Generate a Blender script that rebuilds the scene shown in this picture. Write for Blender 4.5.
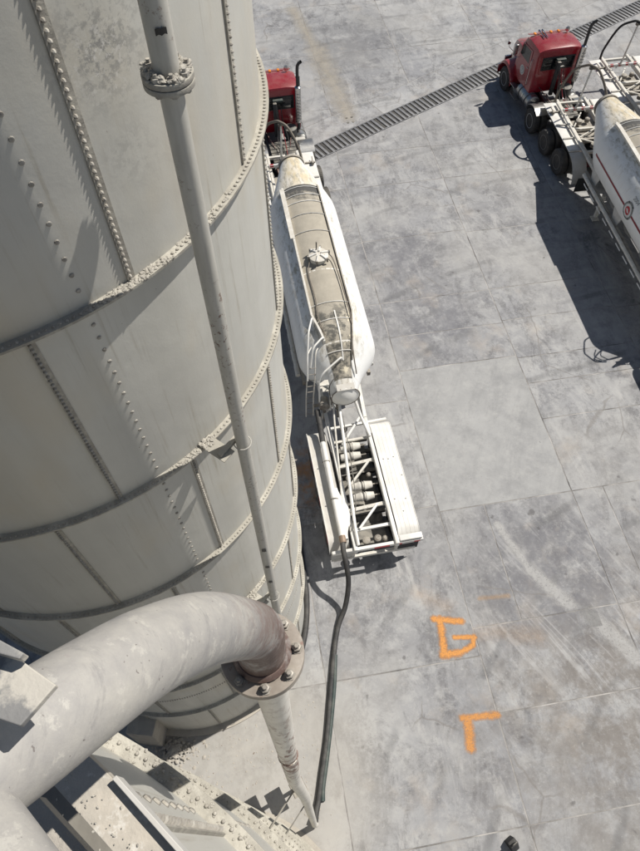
import bpy, bmesh, math, random
from mathutils import Vector, Matrix
from math import sin, cos, pi, radians, sqrt, atan2
random.seed(7)
S = bpy.context.scene
COL = S.collection
for o in list(bpy.data.objects): bpy.data.objects.remove(o)

# ------------------------------------------------------------------ camera
CAMZ = 18.0555
cd = bpy.data.cameras.new('camera'); cam = bpy.data.objects.new('camera', cd); COL.objects.link(cam)
cB = (0.98634643, -0.14246716, 0.08260644); cA = (-0.16456556, -0.83367721, 0.52716267); cU = (-0.00623626, -0.53355919, -0.84573973)
right = Vector((cB[0], cA[0], cU[0])); down = Vector((cB[1], cA[1], cU[1])); fwd = Vector((cB[2], cA[2], cU[2]))
m = Matrix((right, -down, -fwd)).transposed().to_4x4(); m.translation = (0, 0, CAMZ)
cam.matrix_world = m
cd.sensor_fit = 'VERTICAL'; cd.sensor_height = 24.0; cd.lens = 24.0 * 667.7421 / 851.0
cd.clip_start = 0.05; cd.clip_end = 2000
S.camera = cam
# ------------------------------------------------------------------ world and sun
SUN_AZ, SUN_EL = radians(19), radians(55)
w = bpy.data.worlds.new('World'); S.world = w; w.use_nodes = True
nt = w.node_tree; bg = nt.nodes['Background']; sky = nt.nodes.new('ShaderNodeTexSky'); sky.sky_type = 'NISHITA'
sky.sun_disc = False; sky.sun_elevation = SUN_EL; sky.sun_rotation = radians(90) - SUN_AZ; sky.dust_density = .6
nt.links.new(sky.outputs[0], bg.inputs[0]); bg.inputs[1].default_value = 0.05
sd = bpy.data.lights.new('sun', 'SUN'); sd.energy = 4.9; sd.angle = radians(0.53); sd.color = (1, .955, .885)
so = bpy.data.objects.new('sun', sd); COL.objects.link(so)
sdir = Vector((cos(SUN_AZ) * cos(SUN_EL), sin(SUN_AZ) * cos(SUN_EL), sin(SUN_EL)))
so.rotation_euler = sdir.to_track_quat('Z', 'Y').to_euler(); so.location = (20, 10, 40)
S.view_settings.view_transform = 'Standard'; S.view_settings.look = 'None'; S.view_settings.gamma = 1
S.view_settings.exposure = 0.08

# ------------------------------------------------------------------ materials
class NG:
    def __init__(s, name):
        s.m = bpy.data.materials.new(name); s.m.use_nodes = True; s.t = s.m.node_tree; s.N = s.t.nodes
        s.b = s.N['Principled BSDF']; s.out = s.N['Material Output']
        s.geo = s.N.new('ShaderNodeNewGeometry'); s.tc = s.N.new('ShaderNodeTexCoord'); s.oi = s.N.new('ShaderNodeObjectInfo')
    def L(s, a, b): s.t.links.new(a, b)
    def val(s, inp, v):
        if hasattr(v, 'is_linked') or hasattr(v, 'links'): s.L(v, inp)
        else: inp.default_value = v
    def noise(s, vec, scale, detail=5, rough=.55, dist=0):
        n = s.N.new('ShaderNodeTexNoise'); n.inputs['Scale'].default_value = scale; n.inputs['Detail'].default_value = detail
        n.inputs['Roughness'].default_value = rough; n.inputs['Distortion'].default_value = dist
        s.L(vec, n.inputs['Vector']); return n.outputs['Fac']
    def mapv(s, vec, sc=(1, 1, 1), rot=(0, 0, 0), loc=(0, 0, 0)):
        if any(rot): vec = s.mapv(vec, (1, 1, 1), (0, 0, 0), loc); r_ = s.N.new('ShaderNodeVectorRotate'); r_.rotation_type = 'Z_AXIS'; r_.inputs['Angle'].default_value = rot[2]; s.L(vec, r_.inputs['Vector']); vec = r_.outputs[0]; loc = (0, 0, 0)
        n = s.N.new('ShaderNodeMapping'); n.inputs['Scale'].default_value = sc; n.inputs['Rotation'].default_value = rot
        n.inputs['Location'].default_value = loc; s.L(vec, n.inputs['Vector']); return n.outputs[0]
    def ramp(s, fac, a, b, lo=0., hi=1.):
        n = s.N.new('ShaderNodeMapRange'); n.inputs[1].default_value = a; n.inputs[2].default_value = b
        n.inputs[3].default_value = lo; n.inputs[4].default_value = hi; s.L(fac, n.inputs[0]); return n.outputs[0]
    def mix(s, fac, a, b):
        n = s.N.new('ShaderNodeMix'); n.data_type = 'RGBA'; s.val(n.inputs[0], fac)
        for i, v in ((6, a), (7, b)):
            if isinstance(v, tuple): n.inputs[i].default_value = v if len(v) == 4 else (*v, 1)
            else: s.L(v, n.inputs[i])
        return n.outputs[2]
    def math(s, op, a, b=None):
        n = s.N.new('ShaderNodeMath'); n.operation = op; s.val(n.inputs[0], a)
        if b is not None: s.val(n.inputs[1], b)
        return n.outputs[0]
    def near(s, p, r0, r1, vec=None):
        n = s.N.new('ShaderNodeVectorMath'); n.operation = 'DISTANCE'; s.L(vec or s.geo.outputs['Position'], n.inputs[0]); n.inputs[1].default_value = p
        return s.ramp(n.outputs['Value'], r0, r1, 1, 0)
    def bump(s, h, strength, dist):
        n = s.N.new('ShaderNodeBump'); n.inputs['Strength'].default_value = strength; n.inputs['Distance'].default_value = dist
        s.L(h, n.inputs['Height']); s.L(n.outputs[0], s.b.inputs['Normal'])
    def done(s, col, rough=.6, metal=0.):
        s.val(s.b.inputs['Base Color'], (*col, 1) if isinstance(col, tuple) else col)
        s.val(s.b.inputs['Roughness'], rough); s.b.inputs['Metallic'].default_value = metal
        return s.m

M = {}
def simple(name, col, col2=None, scale=3, rough=.55, metal=0., wear=None, wamt=.62, wscale=14, dust=0., bump=.15, bd=.004, coat=0., dcol=(.50, .46, .38)):
    g = NG(name); v = g.tc.outputs['Object']
    col2 = col2 or tuple(c * .78 for c in col)
    c = g.mix(g.ramp(g.noise(v, scale, 6, .6), .35, .7), col, col2)
    if wear:
        c = g.mix(g.ramp(g.noise(v, wscale, 7, .68), wamt, wamt + .06), c, wear)
    if dust:
        sx = g.N.new('ShaderNodeSeparateXYZ'); g.L(g.geo.outputs['Normal'], sx.inputs[0])
        up = g.ramp(sx.outputs[2], .35, .95)
        dn = g.math('MULTIPLY', up, g.ramp(g.noise(v, 2.3, 6, .65, .6), .3, .62))
        c = g.mix(g.math('MULTIPLY', dn, dust), c, dcol)
    n2 = g.noise(v, 55, 4, .6); g.bump(n2, bump, bd)
    M[name] = g.done(c, g.ramp(n2, .3, .7, max(.05, rough - .1), min(1, rough + .12)), metal)
    if coat: g.b.inputs['Coat Weight'].default_value = coat
    return M[name]

simple('white paint', (.80, .79, .76), (.72, .70, .65), 2.5, .45, wear=(.33, .26, .18), wamt=.66, wscale=9, dust=.35)
simple('dirty white paint', (.72, .70, .65), (.52, .49, .43), 5, .6, wear=(.20, .15, .11), wamt=.60, wscale=11, dust=.5)
simple('frame grey', (.27, .25, .22), (.12, .105, .09), 6, .7, wear=(.12, .08, .06), wamt=.55, dust=.6)
simple('dark steel', (.045, .045, .047), (.03, .03, .03), 5, .6, dust=.5)
simple('black rubber', (.018, .018, .020), (.032, .032, .033), 8, .7, dust=.12, bump=.3)
simple('rim grey', (.46, .46, .45), (.36, .36, .35), 5, .4, metal=.3, dust=.2)
simple('rim dull', (.17, .165, .155), (.10, .095, .09), 5, .6, dust=.3)
simple('tire rubber', (.030, .030, .031), (.065, .06, .055), 6, .85, dust=.3, bump=.3)
simple('hose green', (.012, .030, .028), (.03, .048, .045), 8, .6, dust=.15)
simple('hose tan', (.20, .17, .135), (.13, .11, .09), 8, .65)
simple('red paint', (.27, .008, .018), (.22, .007, .015), 2, .28, dust=.12, coat=.5, bump=.04)
simple('dark red paint', (.10, .012, .014), (.06, .01, .01), 5, .5, dust=.4)
simple('chrome', (.62, .62, .62), (.45, .45, .45), 5, .22, metal=1., bump=.03)
simple('aluminium', (.48, .48, .47), (.36, .36, .36), 4, .35, metal=.9, bump=.06, dust=.35)
simple('glass', (.012, .016, .018), (.01, .01, .012), 3, .06, bump=.0)
simple('amber lens', (.75, .25, .03), None, 3, .3)
simple('red tape', (.45, .02, .03), None, 9, .4)
simple('white tape', (.78, .78, .76), None, 9, .4)
simple('black mark', (.02, .02, .02), None, 9, .5)
simple('stripe red', (.22, .008, .02), None, 6, .4, bump=.02)
simple('badge grey', (.22, .23, .22), None, 9, .5)
simple('badge white', (.68, .68, .66), None, 9, .5)
simple('light grey plate', (.56, .55, .52), (.45, .43, .40), 4, .6, wear=(.26, .24, .21), wamt=.64, dust=.5)
simple('galvanised', (.55, .55, .56), (.44, .43, .44), 5, .5, metal=.2, wear=(.66, .65, .62), wamt=.60, dust=.25)
simple('cement crust', (.50, .47, .41), (.34, .32, .28), 25, .95, bump=.9, bd=.02)
simple('brass', (.30, .22, .16), None, 9, .6, metal=.3)
simple('grate steel', (.16, .16, .165), (.09, .09, .095), 4, .55, metal=.4, dust=.7, dcol=(.33, .33, .33))
simple('pier concrete', (.42, .39, .34), (.30, .27, .24), 4, .9, bump=.6, bd=.01, dust=.5)
simple('spotted bolt', (.42, .40, .36), (.19, .172, .15), 20, .65, metal=.1, dust=.5)

simple('bracket grey', (.27, .265, .255), (.19, .187, .182), 6, .6, wear=(.50, .47, .41), wamt=.52, wscale=5, bump=.4)
simple('channel', (.50, .455, .385), (.36, .335, .29), 9, .7, wear=(.60, .57, .51), wamt=.54, wscale=13, bump=.4, bd=.006)
simple('pipe flange', (.35, .31, .26), (.20, .165, .135), 9, .6, wear=(.22, .14, .11), wamt=.60, wscale=22)
simple('dull bolt', (.30, .28, .25), (.17, .15, .13), 30, .55, metal=.35, dust=.3)
def silo_paint():
    g = NG('silo paint'); P = g.geo.outputs['Position']
    streak = g.noise(g.mapv(P, (2.2, 2.2, .18)), 1.6, 5, .6)
    blot = g.noise(P, .55, 5, .6)
    c = g.mix(g.ramp(streak, .35, .7), (.56, .55, .505), (.505, .495, .45))
    c = g.mix(g.ramp(blot, .42, .68), c, (.46, .45, .415))
    c = g.mix(g.math('MULTIPLY', g.oi.outputs['Random'], .35), c, (.43, .42, .38))
    run = g.math('MULTIPLY', g.ramp(g.noise(g.mapv(P, (7, 7, .22), loc=(2, 2, 8)), 2.2, 8, .75), .55, .68, 0, .7), g.ramp(g.noise(P, .9, 3), .40, .54)); c = g.mix(run, c, (.34, .31, .25))
    pale = g.math('MULTIPLY', g.ramp(g.noise(g.mapv(P, (5, 5, .3), loc=(7, 1, 4)), 2.0, 8, .75), .60, .72, 0, .55), g.ramp(g.noise(P, 1.1, 3), .45, .6)); c = g.mix(pale, c, (.60, .585, .53))
    chips = g.math('MULTIPLY', g.ramp(g.noise(P, 18, 9, .8), .66, .69), g.ramp(g.noise(g.mapv(P, loc=(4, 4, 4)), 1.3, 3), .50, .62)); c = g.mix(chips, c, (.27, .245, .21))
    warm = g.noise(g.mapv(P, (1.2, 1.2, .5), loc=(5, 1, 3)), .8, 4)
    c = g.mix(g.ramp(warm, .52, .72, 0, .55), c, (.50, .435, .325))
    # a worn patch high on the wall beside the pipe
    sp = g.noise(P, 16, 9, .75)
    near = g.math('MAXIMUM', g.near((-.58, 3.72, 16.15), .03, .42), g.near((-.40, 3.55, 15.5), .02, .35))
    k = g.math('MULTIPLY', near, g.ramp(sp, .48, .56))
    c = g.mix(k, c, (.27, .265, .25))
    k2 = g.math('MULTIPLY', g.near((-.58, 3.72, 16.1), .05, .34), g.ramp(g.noise(P, 26, 9, .8), .53, .58))
    c = g.mix(k2, c, (.62, .60, .56))
    spots = g.ramp(g.noise(P, 30, 2, .4), .80, .83)
    c = g.mix(spots, c, (.16, .12, .09))
    # crust dribbling over flat ledges
    sx = g.N.new('ShaderNodeSeparateXYZ'); g.L(g.geo.outputs['Normal'], sx.inputs[0])
    up = g.math('MULTIPLY', g.ramp(sx.outputs[2], .6, .9), g.ramp(g.noise(P, 3.5, 6, .7), .38, .58))
    c = g.mix(up, c, (.56, .53, .46))
    g.bump(g.math('ADD', g.noise(P, 40, 5, .6), g.math('MULTIPLY', g.noise(P, 1.3, 3), 14)), .16, .006)
    M['silo'] = g.done(c, g.ramp(streak, .3, .7, .42, .62))
silo_paint()
def silo_flange():
    g = NG('silo flange paint'); P = g.geo.outputs['Position']
    n = g.noise(P, 9, 8, .7)
    c = g.mix(g.ramp(g.noise(P, 2.5, 7, .7), .44, .60), (.36, .34, .29), (.50, .475, .41)); c = g.mix(g.ramp(n, .52, .62, 0, .6), c, (.30, .28, .24))
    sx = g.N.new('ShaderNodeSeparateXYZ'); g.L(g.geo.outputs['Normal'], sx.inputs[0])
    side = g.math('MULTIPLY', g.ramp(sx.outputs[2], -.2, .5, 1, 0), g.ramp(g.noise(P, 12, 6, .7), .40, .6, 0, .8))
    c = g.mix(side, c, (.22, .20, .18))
    g.bump(n, .9, .012); M['flange'] = g.done(c, .75)
silo_flange()
def pipe_paint():
    g = NG('pipe paint'); P = g.geo.outputs['Position']
    c = g.mix(g.ramp(g.noise(g.mapv(P, (6, 6, .8)), 3, 5), .4, .66), (.47, .455, .41), (.40, .385, .345))
    ch = g.math('MULTIPLY', g.ramp(g.noise(P, 24, 8, .75), .57, .60), g.ramp(g.noise(P, 2.2, 3), .45, .6))
    c = g.mix(ch, c, (.16, .10, .075)); g.bump(g.noise(P, 40, 4), .2, .004)
    M['pipe'] = g.done(c, .5)
pipe_paint()
def fill_pipe_paint():
    g = NG('fill pipe paint'); P = g.geo.outputs['Position']
    c = g.mix(g.ramp(g.noise(P, 9, 5), .4, .66), (.68, .65, .59), (.56, .53, .47))
    n = g.noise(g.mapv(P, (1, 1, .35)), 20, 8, .72)
    ch = g.math('MULTIPLY', g.ramp(n, .54, .57), g.near((-.14, .58, 12.9), .5, 2.7))
    c = g.mix(ch, c, (.20, .115, .085))
    band = g.math('MULTIPLY', g.near((-.17, .60, 12.55), .30, .75), g.ramp(n, .46, .50))
    c = g.mix(band, c, (.21, .13, .10)); g.bump(n, .3, .006)
    M['fillpipe'] = g.done(c, .55)
fill_pipe_paint()
def elbow_paint():
    g = NG('elbow galvanised'); P = g.geo.outputs['Position']
    n = g.noise(P, 7, 8, .7); f = g.noise(P, 45, 5, .7)
    c = g.mix(g.ramp(n, .35, .65), (.45, .43, .39), (.32, .308, .298))
    c = g.mix(g.ramp(g.noise(P, 16, 8, .75), .56, .60, 0, .6), c, (.52, .50, .45))
    drip = g.ramp(g.noise(g.mapv(P, (3, 3, 14)), 3, 8, .7), .56, .66, 0, .6); c = g.mix(drip, c, (.25, .24, .235))
    chip = g.ramp(g.noise(P, 85, 3, .5), .70, .73, 0, .8); c = g.mix(chip, c, (.16, .14, .13))
    c = g.mix(g.math('MULTIPLY', g.near((-.16, .62, 15.95), .25, .75), g.ramp(g.noise(P, 22, 9, .78), .50, .56)), c, (.27, .20, .18))
    c = g.mix(g.ramp(f, .62, .70, 0, .5), c, (.34, .31, .30))
    r = g.near((-.10, .60, 15.86), .26, .72)
    r = g.math('MULTIPLY', r, g.ramp(g.noise(P, 10, 7, .7), .30, .52))
    c = g.mix(r, c, (.125, .083, .070))
    g.bump(g.math('ADD', g.noise(P, 60, 4, .7), g.math('MULTIPLY', n, 2)), .3, .003)
    M['elbow'] = g.done(c, g.ramp(f, .3, .7, .42, .65), .1)
elbow_paint()
def tank_paint(name, dusty):
    g = NG(name); v = g.tc.outputs['Object']
    c = g.mix(g.ramp(g.noise(v, 1.6, 5), .4, .7), (.84, .84, .82), (.79, .785, .76))
    sx = g.N.new('ShaderNodeSeparateXYZ'); g.L(g.tc.outputs['Normal'], sx.inputs[0])
    so_ = g.N.new('ShaderNodeSeparateXYZ'); g.L(v, so_.inputs[0])
    up = g.ramp(sx.outputs[2], .62, .93)
    front = g.ramp(so_.outputs[1], 11.2, 12.6); rear = g.ramp(so_.outputs[1], 7.2, 5.4)
    am = g.math('MULTIPLY', up, g.math('MAXIMUM', g.math('MAXIMUM', front, g.math('MULTIPLY', rear, .8)), .25 * dusty))
    am = g.math('MULTIPLY', am, g.ramp(g.noise(g.mapv(v, (3, .7, 1)), 1.5, 6, .6), .25, .55))
    c = g.mix(am, c, (.66, .56, .38))
    gr = g.math('MULTIPLY', g.ramp(sx.outputs[2], .4, .75), g.ramp(g.noise(g.mapv(v, (2.5, .8, 1)), 3.3, 9, .75), .50 - .02 * dusty, .60))
    c = g.mix(g.math('MULTIPLY', gr, g.ramp(so_.outputs[0], -.1, .1, 1., .8)), c, (.42, .385, .31))
    drp = g.math('MULTIPLY', g.ramp(g.noise(g.mapv(v, (1, 6, .8)), 2.0, 8, .75), .56, .66, 0, .5), g.ramp(sx.outputs[2], .0, .5)); c = g.mix(drp, c, (.55, .50, .41))
    rust = g.ramp(g.noise(v, 21, 4, .5), .74, .77, 0, .6); c = g.mix(rust, c, (.25, .15, .09))
    g.bump(g.noise(v, 1.2, 3), .15, .02)
    M[name] = g.done(c, .38)
tank_paint('tank paint', 1.0)
def walkway_mat():
    g = NG('dusty walkway'); v = g.tc.outputs['Object']
    c = g.mix(g.ramp(g.noise(v, 2.5, 7, .7), .3, .7), (.44, .40, .325), (.33, .30, .245))
    sy = g.N.new('ShaderNodeSeparateXYZ'); g.L(v, sy.inputs[0])
    fr = g.math('ADD', sy.outputs[1], g.math('MULTIPLY', g.math('SUBTRACT', g.noise(v, 2.4, 6, .7), .5), 1.6))
    k = g.ramp(fr, 11.35, 11.65)
    c = g.mix(k, c, (.085, .083, .078))
    rr = g.math('MULTIPLY', g.ramp(fr, 6.9, 6.3), g.ramp(g.noise(v, 3.1, 7, .7), .46, .56))
    c = g.mix(rr, c, (.12, .115, .10))
    rw = g.math('MULTIPLY', g.ramp(fr, 6.5, 6.1), g.ramp(g.noise(v, 1.9, 5, .6), .58, .62))
    c = g.mix(rw, c, (.70, .63, .48))
    g.bump(g.noise(v, 18, 6, .7), .5, .01); M['walkway'] = g.done(c, .9)
walkway_mat()
def concrete(name, smooth=False):
    g = NG(name); P = g.geo.outputs['Position']
    rnd = g.oi.outputs['Random']
    big = g.noise(P, .28, 6, .6, .6); mid = g.noise(P, 1.1, 8, .68, .5); fine = g.noise(P, 9, 8, .72)
    if smooth:
        c = g.mix(g.ramp(mid, .35, .7), (.345, .343, .335), (.300, .299, .294))
        c = g.mix(g.ramp(g.noise(g.mapv(P, (2.5, .35, 1), (0, 0, .5)), 1.2, 8, .7, .4), .5, .66, 0, .5), c, (.235, .235, .232))
        c = g.mix(g.ramp(g.noise(P, 1.8, 12, .8), .50, .60, 0, .5), c, (.385, .38, .365))
        c = g.mix(g.ramp(g.noise(g.mapv(P, loc=(4, 9, 0)), .8, 10, .78), .48, .62, 0, .6), c, (.225, .225, .225))
        c = g.mix(g.ramp(fine, .58, .68, 0, .5), c, (.20, .197, .19))
        c = g.mix(g.ramp(g.noise(P, 5, 2, .4), .76, .78, 0, .8), c, (.09, .085, .08))
    else:
        V = g.N.new('ShaderNodeVectorMath'); V.operation = 'ADD'; g.L(P, V.inputs[0])
        cmb = g.N.new('ShaderNodeCombineXYZ'); g.L(g.math('MULTIPLY', rnd, 37.), cmb.inputs[0]); g.L(g.math('MULTIPLY', rnd, 91.), cmb.inputs[1]); g.L(cmb.outputs[0], V.inputs[1]); Q_ = V.outputs[0]
        big = g.noise(Q_, .35, 6, .62, .8); mid = g.noise(Q_, .9, 9, .7, .6)
        c = g.mix(g.ramp(big, .38, .62), (.385, .385, .382), (.250, .252, .262))
        c = g.mix(g.ramp(rnd, 0, 1, 0, .6), c, (.228, .226, .228))
        grit = g.noise(P, 3.2, 12, .8); veg = g.ramp(grit, .40, .60)
        d = g.math('MULTIPLY', g.ramp(mid, .47, .58), veg); c = g.mix(g.math('MULTIPLY', d, .8), c, (.115, .113, .118))
        d2 = g.math('MULTIPLY', g.ramp(g.noise(g.mapv(P, (1.3, .42, 1), (0, 0, radians(12)), (2, 5, 0)), .9, 10, .76, 1.0), .50, .58), g.ramp(g.noise(P, 12, 7, .75), .38, .56))
        c = g.mix(g.math('MULTIPLY', d2, .7), c, (.12, .118, .122))
        s1 = g.ramp(g.noise(g.mapv(P, (1.5, .26, 1), (0, 0, radians(-4))), 1.0, 11, .78, 1.0), .52, .62, 0, .5)
        c = g.mix(g.math('MULTIPLY', s1, g.ramp(g.noise(P, .4, 3), .44, .56)), c, (.47, .46, .44))
        s2 = g.ramp(g.noise(g.mapv(P, (2.0, .24, 1), (0, 0, radians(-27))), 1.1, 11, .78, .7), .51, .59, 0, .85)
        where = g.math('MAXIMUM', g.math('MULTIPLY', g.near((7.6, 3.8, 0), 1.2, 4.2), .5), g.math('MULTIPLY', g.ramp(g.noise(g.mapv(P, loc=(9, 4, 0)), .3, 3), .48, .60), .35))
        c = g.mix(g.math('MULTIPLY', s2, where), c, (.44, .435, .425))
        cl = g.ramp(g.noise(g.mapv(P, loc=(21, 8, 0)), 1.7, 12, .82, .2), .50, .60, 0, .45); c = g.mix(cl, c, (.43, .425, .41))
        cl2 = g.ramp(g.noise(g.mapv(P, loc=(1, 18, 0)), 1.2, 12, .82, .2), .54, .60, 0, .5); c = g.mix(cl2, c, (.165, .165, .175))
        hz = g.noise(g.mapv(P, loc=(31, 17, 0)), .22, 4, .6); c = g.mix(g.ramp(hz, .45, .62, 0, .45), c, (.37, .36, .34))
        bd_ = g.math('MULTIPLY', g.near((8.6, 1.6, 0), 1.5, 6.0), g.ramp(g.noise(P, 1.4, 10, .75), .40, .56)); c = g.mix(g.math('MULTIPLY', bd_, .7), c, (.15, .13, .11))
        dk = g.math('MULTIPLY', g.near((6.9, 33.5, 0), 1.0, 3.6), g.ramp(g.noise(P, 1.1, 8, .7), .36, .5)); c = g.mix(g.math('MULTIPLY', dk, .55), c, (.14, .14, .145))
        dz2 = g.math('MAXIMUM', g.near((7.2, 5.6, 0), 1.2, 2.9), g.math('MAXIMUM', g.near((6.4, 14.9, 0), .8, 2.6), g.near((6.2, 18.6, 0), .6, 2.4)))
        c = g.mix(g.math('MULTIPLY', g.math('MULTIPLY', dz2, g.ramp(g.noise(P, 1.6, 11, .78), .38, .54)), .7), c, (.135, .135, .148))
        c = g.mix(g.math('MULTIPLY', s2, g.math('MULTIPLY', g.near((7.4, 4.6, 0), 1.5, 3.4), .45)), c, (.45, .445, .435))
        oil = g.ramp(g.noise(g.mapv(P, loc=(12, 3, 0)), 2.6, 3, .4), .72, .76, 0, .6); c = g.mix(oil, c, (.085, .08, .078))
        # warm stains
        c = g.mix(g.ramp(g.noise(g.mapv(P, loc=(3, 7, 0)), .6, 6, .6), .58, .74, 0, .45), c, (.40, .345, .285))
        # tyre sweeps
        wv = g.N.new('ShaderNodeTexWave'); wv.wave_type = 'RINGS'; wv.rings_direction = 'Z'; wv.inputs['Scale'].default_value = .23
        wv.inputs['Distortion'].default_value = 1.2; wv.inputs['Detail'].default_value = 4; wv.inputs['Detail Scale'].default_value = 2
        g.L(g.mapv(P, loc=(-14, 6, 0)), wv.inputs['Vector'])
        tr = g.math('MULTIPLY', g.ramp(wv.outputs['Fac'], .90, .99), g.ramp(g.noise(P, .45, 5, .6), .45, .62, 0, .42))
        c = g.mix(tr, c, (.10, .10, .10))
        c = g.mix(g.ramp(fine, .58, .68, 0, .5), c, (.42, .41, .39))
        c = g.mix(g.ramp(g.noise(P, 26, 6, .7), .62, .70, 0, .5), c, (.15, .15, .155))
        # hairline cracks
        vo = g.N.new('ShaderNodeTexVoronoi'); vo.feature = 'DISTANCE_TO_EDGE'; vo.inputs['Scale'].default_value = .33
        dv = g.N.new('ShaderNodeVectorMath'); dv.operation = 'ADD'; g.L(P, dv.inputs[0])
        nn = g.N.new('ShaderNodeTexNoise'); nn.inputs['Scale'].default_value = .9; nn.inputs['Detail'].default_value = 7; g.L(P, nn.inputs['Vector'])
        sc_ = g.N.new('ShaderNodeVectorMath'); sc_.operation = 'SCALE'; sc_.inputs['Scale'].default_value = .45; g.L(nn.outputs['Color'], sc_.inputs[0]); g.L(sc_.outputs[0], dv.inputs[1]); g.L(dv.outputs[0], vo.inputs['Vector'])
        cr = g.math('MULTIPLY', g.ramp(vo.outputs['Distance'], .003, .009, 1, 0), g.ramp(g.noise(P, .33, 2), .54, .60, 0, .5))
        c = g.mix(cr, c, (.17, .155, .14))
    # dusty, spilled-cement ground close to the silo foot
    dz = g.math('MULTIPLY', g.near((-1.6, 1.4, 0), 2.2, 3.6), g.ramp(g.noise(P, 3.0, 8, .7), .25, .42))
    c = g.mix(g.math('MULTIPLY', dz, .6), c, (.41, .385, .34))
    sp = g.math('MULTIPLY', g.ramp(g.noise(P, 9, 3, .5), .70, .73), g.near((-2.4, 2.4, 0), 1.0, 2.3))
    c = g.mix(sp, c, (.17, .13, .10))
    # rusty wash beside the silo under the first trailer
    rw = g.math('MULTIPLY', g.near((1.0, 9.5, 0), .3, 1.5), g.ramp(g.noise(P, 2.0, 6, .7), .45, .6, 0, .8)); c = g.mix(rw, c, (.42, .22, .10))
    g.bump(g.math('ADD', fine, g.math('MULTIPLY', mid, 1.5)), .35, .006)
    M[name] = g.done(c, g.ramp(mid, .3, .7, .7, .9))
concrete('concrete'); concrete('smooth concrete', True)
simple('joint', (.42, .40, .375), (.09, .085, .08), 1.3, .95, bump=.6)
def paint_alpha(name, col, thr, scale, amax=1.):
    g = NG(name); P = g.geo.outputs['Position']
    n = g.noise(P, scale, 8, .75)
    uv = g.tc.outputs['UV']; sx = g.N.new('ShaderNodeSeparateXYZ'); g.L(uv, sx.inputs[0])
    # fade at the edges of each stroke: uv.x is 0 at the rim, 1 in the middle
    a = g.math('ADD', sx.outputs[0], g.math('MULTIPLY', g.math('SUBTRACT', n, .5), 1.6))
    g.L(g.ramp(a, thr, thr + .35, 0, amax), g.b.inputs['Alpha'])
    M[name] = g.done(col, .8)
paint_alpha('orange spray', (.72, .30, .06), .28, 7, .9)
paint_alpha('faint orange spray', (.58, .37, .18), .62, 6, .55)
paint_alpha('pale scrape', (.47, .46, .45), .45, 5, .5)
paint_alpha('cement smear', (.44, .40, .33), .55, 2.5, .6)

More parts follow.
